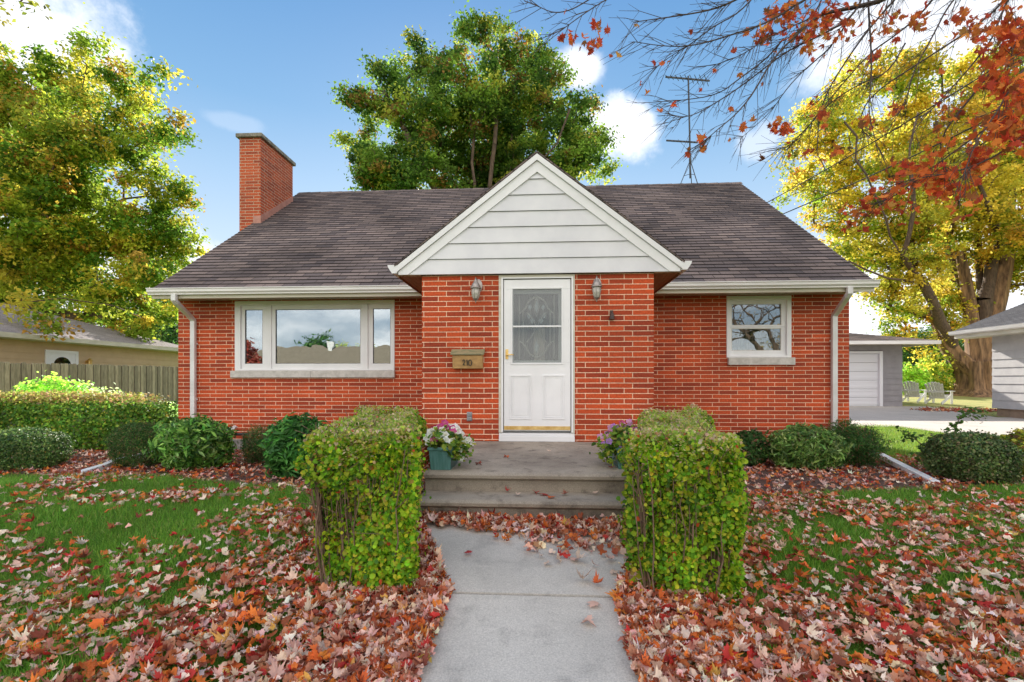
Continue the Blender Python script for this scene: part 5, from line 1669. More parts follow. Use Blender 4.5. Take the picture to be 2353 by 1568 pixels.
# far background greenery, right gap between garage and neighbour
for (u, v, r_, Y, lab, pl, hgt, lf, nn) in (
        (2110, 905, 2.6, 33, "dark evergreen hedge at the back of the right garden", DARKG, 4.2, .16, 9000),
        (2190, 905, 2.4, 35, "tall dark evergreen behind the garden shed", DARKG, 5.0, .16, 9000),
        (2092, 912, .9, 27.5, "bright green ornamental grass clump behind the chairs", [(.16, .28, .03), (.26, .34, .05)], 1.7, .13, 2400),
        (2130, 912, .55, 28, "small round-headed yellow-green garden tree behind the chairs", [(.30, .36, .05), (.22, .30, .04)], 2.1, .11, 1600),
        (2168, 912, .8, 27.8, "yellow-green garden shrub left of the pale fence panel", [(.24, .30, .04), (.34, .30, .05), (.10, .18, .02)], 1.9, .12, 2200),
        (2150, 912, 1.5, 29, "low mixed planting at the foot of the garden shed", [(.06, .14, .02), (.12, .16, .03), (.14, .10, .05)], 1.0, .12, 3000)):
    p = P(u, v, Y)
    bush("garden_bush", lab, (p[0], Y, float(ground(0, Y))), (r_, r_ * .6, hgt), nn, lf, pl, rough=.12, cat="shrub", inward=.8)
# left gap
for (u, Y, rx, hgt, lab, pl, lf, nn) in (
        (372, 30, 2.2, 6.5, "dark spruce beyond the corner of the beige neighbour's roof", DARKG, .17, 9000),
        (405, 27, 1.2, 3.0, "green shrub beyond the fence at the left wall corner", [(.05, .12, .02), (.09, .16, .03)], .12, 3500),
        (320, 36, 3.4, 8.0, "purplish dark tree far behind the left neighbour", [(.05, .04, .03), (.03, .06, .02), (.09, .05, .04)], .2, 9000),
        (120, 9.4, .8, 1.32, "bright lime-green bush rising above the long hedge", [(.20, .36, .04), (.30, .45, .06), (.12, .26, .03)], .075, 3600),
        (205, 9.5, .8, 1.12, "pale variegated bush just right of the lime-green one above the hedge", [(.34, .40, .22), (.20, .32, .08), (.45, .48, .30)], .055, 3600),
        (395, 10.5, .5, .75, "low variegated shrub between the hedge end and the brick corner", [(.34, .40, .22), (.20, .32, .08)], .05, 1800)):
    p = P(u, 900, Y)
    bush("garden_bush", lab, (p[0], Y, float(ground(0, Y))), (rx, rx * .6, hgt), nn, lf, pl, rough=.12, cat="shrub", inward=.9)
# trees across the street and a far tree line closing the horizon
for (x, y, r_, h_, lab, pl) in ((-29, -44, 2.4, 7.6, "dark spruce across the street, mirrored in the picture window", DARKG), (-25, -46, 3.5, 6.6, "yellow-green trees across the street, mirrored in the picture window", [(.2, .24, .03), (.3, .3, .04)]),
                              (-25.2, -22, 1.5, 4.6, "red maple across the street, mirrored in the narrow left pane", [(.26, .06, .04), (.2, .08, .05)]), (34, -42, 6, 7, "brown-leaved tree across the street, mirrored in the small window", [(.16, .12, .06), (.20, .16, .06)])):
    bush("street_tree", lab, (x, y, -.3), (r_, r_, h_), 7000, .3, pl, rough=.2, cat="tree", inward=1.5)
b3 = np.array([11.5, -7.5, -.3])
make_tree("bare tree behind the viewer, mirrored in the small window", b3, [(b3 + (0, 0, 6.5), np.array([5.5, 3.5, 3.6])), (b3 + (-3, 0, 5), np.array([3.5, 2.5, 2.2]))], [[b3, b3 + (0, 0, 2.5)], [b3 + (0, 0, 2.5), b3 + (-2, .3, 4.5), b3 + (-5, 0, 6)], [b3 + (0, 0, 2.5), b3 + (1.5, .3, 5), b3 + (4, 0, 7)]],
          900, [(.3, .2, .05)], [1], .08, 2, trunk_r=.16, r0=.010, name="bare_tree")
n = 26000
xx = rng.uniform(-160, 160, n); yy = 95 + rng.uniform(-8, 8, n)
hh_ = 4.5 + 5 * vnoise(np.stack([xx, yy * 0, xx * 0], 1), .09)
zz = .5 + hh_ * rng.random(n) ** .8
pos = np.stack([xx, yy, zz], 1)
scatter("distant_woods", DIAMOND, pos, rng.normal(size=(n, 3)) + (0, -.6, .5), np.full(n, 1.3), pal([(.05, .09, .02), (.10, .12, .03), (.22, .16, .04), (.16, .08, .04)], n, .2), M['leaf'], kind="stuff", label="far line of autumn trees on the horizon")

# ---------------------------------------------------------------- the two clipped front hedges
def front_hedge(label, line, hw, top, n, leaf_s, palette, pw_, twig_side, seed, zbase):
    """line: centre line points (x,y) front to back"""
    line = np.array(line, float)
    c = np.array([line[0][0], line[0][1], zbase])
    t = thing("front_hedge", label, "hedge", c, "clipped hedges flanking the front walk")
    seg = np.diff(line, axis=0); sl = np.linalg.norm(seg, axis=1); cum = np.concatenate([[0], np.cumsum(sl)]); L = cum[-1]
    def mp(s, w):
        s = np.clip(s, -.2, L + .2)
        k = np.clip(np.searchsorted(cum, s, side='right') - 1, 0, len(sl) - 1)
        f_ = (s - cum[k]) / sl[k]
        p = line[k] + seg[k] * f_[:, None]
        dr = np.array([0, 1.0]); 
        return p[:, 0] + w, p[:, 1]
    areas = np.array([2 * hw * top * 1.5, 2 * hw * top * .5, L * top, L * top, 2 * hw * L])
    face = rng.choice(5, n, p=areas / areas.sum())
    a_, b_ = rng.random(n), rng.random(n)
    s = np.where(face == 0, 0, np.where(face == 1, L, a_ * L))
    w_ = np.where((face == 0) | (face == 1), (a_ * 2 - 1) * hw, np.where(face == 2, -hw, np.where(face == 3, hw, (b_ * 2 - 1) * hw)))
    z = np.where(face == 4, top, b_ ** .9 * top)
    nn = np.zeros((n, 3))
    nn[face == 0] = (0, -1, 0); nn[face == 1] = (0, 1, 0); nn[face == 2] = (-1, 0, 0); nn[face == 3] = (1, 0, 0); nn[face == 4] = (0, 0, 1)
    # round the box edges and taper the foot
    dep = np.abs(rng.normal(size=n)) * .05 + (rng.random(n) < .3) * rng.random(n) * .12
    x, y = mp(s, w_)
    p = np.stack([x, y, z + zbase], 1)
    nz = (vnoise(p, 3.5) - .5) * .20 + (vnoise(p, 12) - .5) * .10
    edge = np.minimum(np.minimum(hw - np.abs(w_), s), L - s)
    rnd = np.where(face == 4, .11 * np.exp(-np.maximum(edge, 0) / .07), 0)
    foot = np.where(face == 0, .03, .10) * np.clip(1 - z / (top * .45), 0, 1) ** 1.5
    topin = .10 * np.clip((z - top * .80) / (top * .20), 0, 1) ** 2
    sidein = np.where(face != 4, foot + topin, 0)
    p = p - nn * (dep + sidein - nz)[:, None]
    p[:, 2] -= rnd
    bump = .035 * np.sin(s * 3 + seed) + .11 * (vnoise(np.stack([s, w_ + seed, s * 0], 1), 2.6) - .5)
    p[:, 2] += np.where(p[:, 2] > zbase + top * .5, bump, 0) * np.clip((p[:, 2] - zbase) / top, 0, 1)
    sprig = rng.random(n) < .02
    p[sprig] += nn[sprig] * (rng.random((sprig.sum(), 1)) * .09)
    # gaps
    gap = vnoise(p, 6.0) * .6 + vnoise(p, 15.0) * .4
    keep = (gap > .37) | (rng.random(n) < .33)
    if twig_side: 
        ts = (face == 2) if twig_side < 0 else (face == 3)
        fr = (face == 0) & (w_ * twig_side > hw * .74)
        keep &= ~((ts | fr) & (rng.random(n) < .62) & (p[:, 2] < zbase + top * .9))
    p, nn, z_, f2 = p[keep], nn[keep], z[keep], face[keep]
    n2 = len(p)
    nr = nn + rng.normal(size=(n2, 3)) * .55 + np.array([0, 0, .25])
    patch = vnoise(p, 3.0)[:, None]
    col = pal(palette, n2, .15, pw_)
    col = col * (.55 + .95 * patch)
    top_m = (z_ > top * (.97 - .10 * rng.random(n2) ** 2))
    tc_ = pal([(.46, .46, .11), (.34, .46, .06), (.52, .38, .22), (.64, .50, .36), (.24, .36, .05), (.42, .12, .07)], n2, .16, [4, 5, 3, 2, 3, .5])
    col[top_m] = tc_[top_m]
    s_ = leaf_s * (.55 + .8 * rng.random(n2))
    s_[top_m] *= .72
    rd = rng.random(n2) < .006
    col[rd] = (.5, .08, .02)
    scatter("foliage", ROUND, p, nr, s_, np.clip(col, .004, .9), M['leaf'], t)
    # woody stems: upright, many showing near the faces
    A, B, ra = [], [], []
    for i in range(300):
        ss = rng.random() * L if i > 70 else .03 + rng.random() * .12
        w0 = rng.uniform(-1, 1) * hw * .75
        w1 = np.clip(w0 * 1.25 + rng.normal() * .06, -hw + .012, hw - .012)
        if twig_side and i % 3 == 0: w0, w1 = twig_side * hw * .72, twig_side * (hw - rng.random() * .05)
        k = 5; h_ = top * rng.uniform(.65, .98); prev = None
        for j in range(k + 1):
            f_ = j / k
            x_, y_ = mp(np.array([ss + (.04 if i <= 70 else 0) + rng.normal() * .01 - (.04 * f_ if i <= 70 else 0)]), np.array([w0 + (w1 - w0) * f_]))
            q_ = np.array([x_[0] + rng.normal() * .010, y_[0] + rng.normal() * .010, zbase + h_ * f_ - .01])
            if prev is not None: A.append(prev); B.append(q_); ra.append(.0058 * (1.15 - .7 * f_))
            prev = q_
            if rng.random() < .5 and j > 1:
                e_ = q_ + np.array([rng.normal() * .06, rng.normal() * .06, rng.uniform(.03, .12)])
                A.append(q_); B.append(e_); ra.append(.0022)
    A, B, ra = np.array(A), np.array(B), np.array(ra)
    tubes_mesh("stems", (A, B, ra, ra * .85), M['stem'], t, 4)
    return t
HP = [(.12, .30, .012), (.21, .40, .016), (.33, .46, .02), (.48, .48, .03), (.06, .15, .012), (.34, .24, .05)]
hb = float(ground(0, 2.85))
front_hedge("boxy clipped green hedge left of the front walk, brown and twiggy on its outer side", [(-1.04, 2.69), (-1.25, 3.6), (-1.40, 4.1), (-1.60, 4.95)], .318, .955, 88000, .027, HP, [3, 4, 4, 2, 2, 1], -1, 1.0, hb)
front_hedge("boxy clipped green hedge right of the front walk, open twigs on its inner side", [(.83, 2.67), (.98, 3.5), (1.15, 4.0), (1.36, 4.95)], .318, .955, 88000, .027, HP, [3, 4, 4, 2, 2, 1], -.9, 2.3, hb - .01)

# ---------------------------------------------------------------- sapling sprigs
def sapling(label, pts, n, leaf_s, palette):
    t = thing("sapling", label, "sapling", pts[0])
    m = MB(); m.tube(pts, [.009, .007, .005, .003][:len(pts)] if len(pts) <= 4 else .005, 5); m.build("stem", M['stem'], t)
    P3 = []; A, B = [], []
    pts = [np.array(p) for p in pts]
    for i in range(n):
        k = rng.integers(1, len(pts)) - 1; f_ = rng.random()
        q_ = pts[k] + (pts[k + 1] - pts[k]) * f_
        a_ = rng.random() * 6.28; L_ = rng.uniform(.05, .24)
        e_ = q_ + np.array([math.cos(a_) * L_, math.sin(a_) * L_, L_ * rng.uniform(-.3, .5)])
        A.append(q_); B.append(e_)
        for j in range(7): P3.append(q_ + (e_ - q_) * (j + 1) / 7 + rng.normal(size=3) * .012)
    A, B = np.array(A), np.array(B)
    tubes_mesh("twigs", (A, B, np.full(len(A), .0025), np.full(len(A), .0018)), M['stem'], t, 4)
    P3 = np.array(P3)
    scatter("leaves", OVAL, P3, rng.normal(size=(len(P3), 3)) * .6 + (0, 0, .8), leaf_s * (.6 + .8 * rng.random(len(P3))), pal(palette, len(P3), .2), M['leaf'], t)
q0 = G(2185, 1060)
sapling("thin leafy sapling rising above the olive boxwood mound", [(q0[0], 6.4, 0), P(2190, 1000, 6.4), P(2205, 960, 6.4), P(2250, 935, 6.4)], 26, .045, [(.06, .15, .02), (.10, .20, .03)])
sapling("low leafy sprout on the grass left of the olive boxwood mound", [(P(2125, 1060, 6.9)[0], 6.9, 0), P(2115, 1020, 6.9), P(2085, 992, 6.9)], 20, .05, [(.05, .13, .02), (.09, .18, .03)])

# ---------------------------------------------------------------- flower planters
def petunia(seed):
    r = random.Random(seed); vs = [(0, 0, -.25)]; n = 10
    for k in range(n):
        a = 2 * math.pi * k / n; rr = .5 if k % 2 == 0 else .38
        vs.append((rr * math.cos(a), rr * math.sin(a), .05 * r.uniform(-1, 1)))
    return vs, [(0, 1 + k, 1 + (k + 1) % n) for k in range(n)]
def planter(xl, y0, label, flowers, cols):
    w_, L_, h_ = .22, .42, .20
    z0 = STOOP
    t = thing("flower_box", label, "planter", (xl + w_ / 2, y0 + L_ / 2, z0), "green planters on the stoop")
    m = MB()
    def ringv(x0, x1, ya, yb_, z): return [(x0, ya, z), (x1, ya, z), (x1, yb_, z), (x0, yb_, z)]
    tp = .022
    x1 = xl + w_; y1 = y0 + L_
    ribs = []
    m.add(ringv(xl + tp, x1 - tp, y0 + tp, y1 - tp, z0) + ringv(xl + .006, x1 - .006, y0 + .006, y1 - .006, z0 + h_ - .02), [(0, 3, 2, 1), (0, 1, 5, 4), (1, 2, 6, 5), (2, 3, 7, 6), (3, 0, 4, 7)])
    k = 7
    for i in range(k):
        f0 = (i + .25) / k; f1 = (i + .75) / k
        def pt(f_, zf): 
            s_ = tp * (1 - zf) + .006 * zf
            return (xl + s_ + (w_ - 2 * s_) * f_, y0 + s_ - .004, z0 + zf * (h_ - .02))
        m.add([pt(f0, .03), pt(f1, .03), pt(f1, .75), pt(f0, .75), tuple(np.array(pt(f0, .03)) + (0, .006, 0)), tuple(np.array(pt(f1, .03)) + (0, .006, 0)), tuple(np.array(pt(f1, .75)) + (0, .006, 0)), tuple(np.array(pt(f0, .75)) + (0, .006, 0))],
              [(0, 1, 2, 3), (0, 4, 5, 1), (1, 5, 6, 2), (2, 6, 7, 3), (3, 7, 4, 0)])
    for i in range(12):
        f0 = (i + .25) / 12; f1 = (i + .75) / 12
        for sx in (-1, 1):
            def pt(f_, zf):
                s_ = tp * (1 - zf) + .006 * zf
                xx_ = (x1 - s_ + .003) if sx > 0 else (xl + s_ - .003)
                return (xx_, y0 + s_ + (L_ - 2 * s_) * f_, z0 + zf * (h_ - .02))
            m.add([pt(f0, .03), pt(f1, .03), pt(f1, .75), pt(f0, .75)], [(0, 1, 2, 3)])
    m.build("pot", M['planter'], t)
    m = MB(); a = .006
    m.box(xl - a, x1 + a, y0 - a, y0 + .014, z0 + h_ - .022, z0 + h_ + .004); m.box(xl - a, x1 + a, y1 - .014, y1 + a, z0 + h_ - .022, z0 + h_ + .004)
    m.box(xl - a, xl + .014, y0 + .014, y1 - .014, z0 + h_ - .022, z0 + h_ + .004); m.box(x1 - .014, x1 + a, y0 + .014, y1 - .014, z0 + h_ - .022, z0 + h_ + .004)
    m.build("rim", M['planter'], t, bevel=.004)
    m = MB(); m.box(xl + .012, x1 - .012, y0 + .012, y1 - .012, z0 + h_ - .035, z0 + h_ - .012); m.build("soil", M['soil'], t)
    # foliage and trailing stems
    c = np.array([xl + w_ / 2, y0 + L_ / 2, z0 + h_])
    n = 750
    d_ = rng.normal(size=(n, 3)); d_ /= np.linalg.norm(d_, axis=1, keepdims=True); d_[:, 2] = np.abs(d_[:, 2])
    p = c + d_ * (rng.random(n) ** .5)[:, None] * np.array([.19, .26, .19])
    tr = rng.random(n) < .3
    sgn = 1 if xl < 0 else -1
    p[tr] = c + np.array([sgn * .15, -.1, -.03]) + rng.normal(size=(tr.sum(), 3)) * (.055, .09, .05)
    scatter("foliage", OVAL, p, d_ + rng.normal(size=(n, 3)) * .5 + (0, 0, .5), .05 * (.6 + .7 * rng.random(n)), pal([(.10, .22, .02), (.22, .32, .03), (.34, .34, .05), (.06, .13, .02)], n, .18), M['leaf'], t)
    A = np.repeat(c[None], 40, 0) + rng.normal(size=(40, 3)) * (.06, .12, .0) - (0, 0, .02); B = p[:40]
    tubes_mesh("stems", (A, B, np.full(40, .003), np.full(40, .002)), M['stem'], t, 4)
    tv, tf = petunia(1)
    base_v = np.array(tv) * .068
    cm = {}
    for i, (dx, dy, dz, ck) in enumerate(flowers):
        if ck not in cm:
            me = D.meshes.new("flower"); me.from_pydata([tuple(q * 1.2) for q in base_v], [], tf)
            at = me.color_attributes.new("col", 'FLOAT_COLOR', 'POINT')
            cc = np.ones((len(tv), 4), np.float32); cc[:, :3] = cols[ck]; cc[0, :3] = np.array(cols[ck]) * .5 + np.array((.2, .2, .02))
            at.data.foreach_set("color", cc.ravel()); me.materials.append(M['petal']); me.update(); cm[ck] = me
        o = D.objects.new("flower", cm[ck]); COL.objects.link(o); o.parent = t
        o.location = (dx, dy, dz + h_)
        v = Vector((dx * 2 + rng.normal() * .3, -.9 + rng.normal() * .3, .6 + rng.normal() * .3))
        o.rotation_euler = v.to_track_quat('Z', 'Y').to_euler(); k_ = rng.uniform(.7, 1.15); o.scale = (k_, k_, k_)
fl1 = []
for i in range(44):
    a_, r_ = rng.random() * 6.28, rng.random() ** .5
    dx, dy = .19 * r_ * math.cos(a_), .24 * r_ * math.sin(a_)
    dz = .17 * (1 - r_ * r_) + rng.uniform(.0, .05)
    ck = 'w' if (rng.random() < .72 and dz < .17) else 'm' if rng.random() < .6 else 'd'
    fl1.append((dx, dy, dz, ck))
fl1 += [(.17, -.14, -.02, 'w'), (.21, -.12, .03, 'w'), (.23, -.05, .06, 'w'), (.19, -.18, -.09, 'w'), (.26, 0, .02, 'w')]
planter(-.985, 4.14, "dark green planter with white and magenta petunias, left on the stoop", fl1, {'w': (.85, .85, .84), 'm': (.55, .03, .28), 'd': (.42, .01, .08)})
fl2 = []
for i in range(26):
    a_, r_ = rng.random() * 6.28, rng.random() ** .5
    fl2.append((.18 * r_ * math.cos(a_), .22 * r_ * math.sin(a_), .17 * (1 - r_ * r_) + rng.uniform(.0, .07), ['p', 'p', 'l', 'm'][i % 4]))
fl2 += [(-.18, -.1, -.02, 'l'), (-.21, -.14, .02, 'l'), (-.17, -.18, .05, 'l'), (-.23, -.06, .08, 'p')]
planter(.70, 4.28, "dark green planter with lilac and pink petunias, half hidden by the right hedge", fl2, {'p': (.65, .30, .60), 'l': (.48, .22, .75), 'm': (.55, .04, .25)})

# ---------------------------------------------------------------- small things in the beds
hx, hz_ = P(560, 1000, 7.75)[0], P(560, 998, 7.75)[2]
hb_ = thing("hose_bracket", "low black pipe bracket standing by the foundation between two shrubs", "bracket", (hx, 7.75, 0))
m = MB(); m.tube([(hx - .16, 7.75, hz_), (hx + .16, 7.75, hz_)], .026, 8); m.build("crossbar", M['plastic_black'], hb_)
m = MB(); m.tube([(hx, 7.75, 0), (hx, 7.75, hz_)], .011, 6); m.build("post", M['plastic_black'], hb_)
x2, z2 = P(533, 985, 7.7)[0], P(533, 985, 7.7)[2]
m = MB(); m.sweep([(x2 - .10, 7.7, z2 - .035), (x2 + .05, 7.7, z2 + .02), (x2 + .06, 7.7, z2 + .04)], .06, .05, up=(0, 1, 0)); m.build("spout", M['downspout'], hb_)
# black edging strip beside the walk
eg = [G(985, 1352), G(965, 1385), G(935, 1430), G(900, 1465)]
m = MB(); m.sweep([(p[0] , p[1], p[2] + .03) for p in eg], .02, .07, up=(1, 0, 0))
m.build("garden_edging", M['plastic_black'], label="black plastic edging strip half buried in leaves left of the walk", cat="edging")
b_ = G(1697, 1345); b2_ = G(1697, 1300)
m = MB(); m.bar((b_[0], b_[1], b_[2] + .04), (b_[0] + .12, b_[1] + .8, b_[2] + .09), .05, .12)
m.build("timber_edging", M['fence'], label="dark weathered timber edging at the foot of the right hedge", cat="edging")

# ---------------------------------------------------------------- grass blades
def in_path(x, y):
    wl = np.interp(y, [-6, 2.72, 3.84, 3.85], [-.54, -.54, -1.0, -1.0]); wr = np.interp(y, [-6, 2.72, 3.84, 3.85], [.457, .457, .9, 1.0])
    return (x > wl - .01) & (x < wr + .01) & (y < 3.85)
def bed_left(x): return np.interp(x, [-16, -4.5, -1.0], [5.62, 5.45, 4.55])
def bed_right(x): return np.interp(x, [1.0, 4.0, 4.9, 14], [4.6, 5.3, 5.5, 5.55])
def lawn_pts(n, ymin, ymax, pw=1.0, xm=1.35):
    y = ymin + (ymax - ymin) * rng.random(n) ** pw
    x = (rng.random(n) * 2 - 1) * (y * xm + .3)
    ok = ~in_path(x, y)
    ok &= np.where(x < 0, y < bed_left(x) + .05, y < bed_right(x) + .05)
    return x[ok], y[ok]
x, y = lawn_pts(330000, 1.55, 6.2, 1.0)
pn = vnoise(np.stack([x, y, x * 0], 1), 1.6)
n = len(x)
z = ground(x, y)
pos = np.stack([x, y, z], 1)
BL = [([(-.04, 0, 0), (.04, 0, 0), (.02, .55, .04), (-.02, .55, .04), (0, 1, .22)], [(0, 1, 2, 3), (3, 2, 4)]), ([(-.045, 0, 0), (.045, 0, 0), (.03, .5, .1), (-.03, .5, .1), (0, .85, .4)], [(0, 1, 2, 3), (3, 2, 4)])]
# orient: template y axis up -> use normal horizontal and roll 0
th = rng.random(n) * 6.28
nrm = np.stack([np.cos(th), np.sin(th), rng.normal(size=n) * .35], 1)
hgt = (.028 + .026 * rng.random(n)) * (.7 + .7 * pn) * (1 + .12 * y)
col = pal([(.10, .25, .025), (.17, .35, .035), (.24, .40, .05), (.34, .38, .10)], n, .15, [4, 4, 2, .5]) * (.75 + .5 * pn[:, None])
# frames(): Y axis = cross(w, a) points up for horizontal normals when roll=0
scatter("grass", BL, pos, nrm, hgt, col, M['grass'], roll=np.zeros(n) + rng.normal(size=n) * .3, kind="stuff", label="green lawn grass on both sides of the walk")
# sunlit strip of grass by the driveway
n = 60000
x = rng.uniform(5.3, 13, n); y = rng.uniform(6.8, 13.0, n)
yl = np.interp(x, [5.6, g1[0] + .2, g2[0], 13.5], [12.9, g1[1], g2[1], 9.6])
ok = y < yl; x, y = x[ok], y[ok]; n = len(x)
th = rng.random(n) * 6.28
scatter("side_grass", BL, np.stack([x, y, ground(x, y)], 1), np.stack([np.cos(th), np.sin(th), rng.normal(size=n) * .35], 1), .05 + .04 * rng.random(n), pal([(.12, .24, .02), (.18, .30, .03), (.27, .33, .05)], n, .15), M['grass'], roll=rng.normal(size=n) * .3, kind="stuff", label="bright grass strip between the house corner and the driveway")

# ---------------------------------------------------------------- fallen leaves
def smooth(a, b, x): 
    t = np.clip((x - a) / (b - a), 0, 1); return t * t * (3 - 2 * t)
def density(x, y):
    nz1 = vnoise(np.stack([x, y, x * 0 + 3], 1), 1.5); nz2 = vnoise(np.stack([x, y, x * 0 + 9], 1), 4.0)
    q = nz1 * .6 + nz2 * .4
    # left lawn
    toward = smooth(-3.4, -.9, x)            # thicker near the hedge
    near = smooth(3.2, 2.0, y)
    dl = .13 + .40 * toward * smooth(5.6, 3.6, y) + .28 * near + .1 * smooth(3.6, 5.2, y) * smooth(-4.5, -2.0, x) * 1.5
    dr = .48 + .26 * smooth(4.6, 2.2, y) - .50 * smooth(1.5, 3.2, x) * smooth(2.7, 3.9, y) + .1 * near
    dd_ = np.where(x < 0, dl, dr)
    dd_ = dd_ + (q - .5) * np.where(x < 0, 1.25, 1.7)
    return np.clip(dd_, .02, 1.15)
LP = [(.70, .44, .34), (.78, .57, .46), (.50, .22, .13), (.40, .10, .04), (.58, .13, .025), (.68, .20, .03), (.46, .03, .022), (.26, .065, .035), (.70, .38, .08), (.85, .70, .58)]
LW = [6, 5, 5, 4.0, 3.6, 2.4, 2.2, 3.2, .3, 2.6]
def leaves(name, x, y, z, size, label, kind="stuff", tilt=.33, lift=.02, palw=LW):
    n = len(x)
    pos = np.stack([x, y, z + lift * rng.random(n) + .012], 1)
    nr = np.stack([rng.normal(size=n) * tilt, rng.normal(size=n) * tilt - .08, np.ones(n)], 1)
    scatter(name, DRY, pos, nr, size, pal(LP, n, .14, palw), M['litter'], zs=1.0, kind=kind, label=label)
x, y = lawn_pts(112000, 1.2, 6.0, .85, 1.75)
keep = rng.random(len(x)) < density(x, y) * .52
x, y = x[keep], y[keep]
leaves("fallen_leaves", x, y, ground(x, y) + .020, .060 * (.55 + .85 * rng.random(len(x))), "red, orange and pale pink maple leaves scattered over the lawn", lift=.035)
# thick drifts along the walk and hedge feet
n = 5600
y = rng.uniform(1.5, 3.9, n); side = rng.random(n) < .5
e0 = np.where(side, np.interp(y, [-6, 2.72, 3.84], [-.54, -.54, -1.0]), np.interp(y, [-6, 2.72, 3.84], [.457, .457, .9]))
x = e0 + np.where(side, -1, 1) * (np.abs(rng.normal(size=n)) * .30 - .03)
leaves("leaf_drift", x, y, ground(x, y) + .02 + .03 * rng.random(n), .064 * (.6 + .7 * rng.random(n)), "thick drifts of red-brown leaves against both edges of the walk", lift=.03, tilt=.6)
# beds
n = 15000
x = rng.uniform(-11, 11, n); y = rng.uniform(4.6, 8.0, n)
ok = np.where(x < 0, y > bed_left(x), y > bed_right(x)) & (np.abs(x) > 1.0) & (x < 6.2)
x, y = x[ok], y[ok]
leaves("bed_leaves", x, y, ground(x, y) + .01, .066 * (.6 + .6 * rng.random(len(x))), "dry leaves covering the mulch in the planting beds", palw=[4, 3, 5, 5, 3, 1, 1, 5, .5, 1], lift=.03)
gpt = G(2185, 945)
n = 900
x = gpt[0] + .4 + rng.normal(size=n) * .6; y = gpt[1] + rng.normal(size=n) * .3
leaves("leaf_patch", x, y, ground(x, y) + .02, .12 * (.6 + .6 * rng.random(n)), "patch of brown leaves at the far edge of the driveway", palw=[2, 1, 5, 5, 3, 1, 1, 5, .5, 1])
# pile at the foot of the steps
n = 1150
x = rng.uniform(-1.0, .98, n); dep_ = .30 + .16 * np.sin((x + .2) * 2.6) + .12 * np.exp(-((x - .1) / .3) ** 2)
y = 3.79 - np.abs(rng.normal(size=n)) * .5 * dep_
leaves("leaf_pile", x, y, ground(x, y) + .035 + .04 * rng.random(n) * np.clip(1 - (3.79 - y) / .4, 0, 1), .07 * (.6 + .6 * rng.random(n)), "heap of red and brown leaves at the foot of the concrete steps", tilt=.6, lift=.02)
# single leaves on the walk, steps and stoop: things of their own
def single(u, v, z, s, col_, label, grp):
    d_ = ray(u, v); t_ = (z - EYE) / d_[2]; p = d_ * t_; 
    o_ = scatter("fallen_leaf", [MAPLE[rng.integers(0, len(MAPLE))]], np.array([[0., 0, 0]]), np.array([[rng.normal() * .2, rng.normal() * .2, 1.]]), np.array([s]), np.array([col_]), M['litter'])
    o_.location = (p[0], p[1], z + .012)
    tag(o_, label, "leaf", grp)
PK_, OR_, RD_, TN_ = (.66, .42, .34), (.58, .12, .03), (.42, .03, .03), (.62, .46, .36)
zp_ = lambda v: float(G(1200, v)[2]) + .035
for u, v, s, c_, lab in ((1076, 1272, .06, RD_, "small dark red leaf alone on the left of the upper walk slab"), (1243, 1279, .05, TN_, "small pale leaf at the middle of the upper walk slab"),
                         (1258, 1297, .06, TN_, "tan leaf just below the small pale one on the upper slab"), (1318, 1286, .08, PK_, "flat pink leaf near the middle of the upper slab"),
                         (1400, 1288, .07, PK_, "pink leaf near the right edge of the upper walk slab"), (1338, 1335, .085, TN_, "pale curled leaf low on the upper slab"),
                         (1371, 1345, .07, OR_, "bright orange-red leaf above the walk joint"), (1412, 1316, .07, TN_, "cream leaf right of the orange-red one"),
                         (1366, 1390, .085, PK_, "pink leaf lying across the joint of the walk"), (1350, 1432, .08, PK_, "pinkish leaf alone on the lower walk slab"),
                         (1438, 1248, .07, (.35, .17, .12), "brown curled leaf at the right below the leaf heap")):
    single(u, v, zp_(v), s, c_, lab, "loose leaves on the walk")
for u, v, c_, lab in ((1112, 1108, OR_, None), (1050, 1062, RD_, None)): pass
for u, v, c_, s, lab in ((1164, 1052, OR_, .07, "red leaf lying on the stoop in front of the mailbox"), (1100, 1068, (.3, .07, .04), .08, "brown-red leaf beside the left planter"), (1405, 1102 - 24, RD_, .06, "small red leaf near the right end of the stoop"), (1262, 1040, TN_, .06, "pale leaf on the stoop just in front of the door")):
    single(u, v, STOOP + .004, s, c_, lab, "loose leaves on the stoop")
for u, v, c_, s, lab in ((1232, 1134, RD_, .08, "dark red leaf left in the row on the lower step"), (1250, 1138, RD_, .09, "crimson leaf in the middle of the row on the lower step"), (1266, 1144, OR_, .08, "orange leaf at the right of the red pair on the lower step"),
                         (1190, 1140, TN_, .05, "small white-pink leaf left on the lower step"), (1165, 1132, RD_, .05, "little red leaf against the upper riser"), (1300, 1138, (.3, .1, .06), .06, "brown leaf right of centre on the lower step"), (1370, 1137, TN_, .06, "cream leaf near the right hedge on the lower step")):
    single(u, v, STOOP - .17 + .004, s, c_, lab, "loose leaves on the lower step")

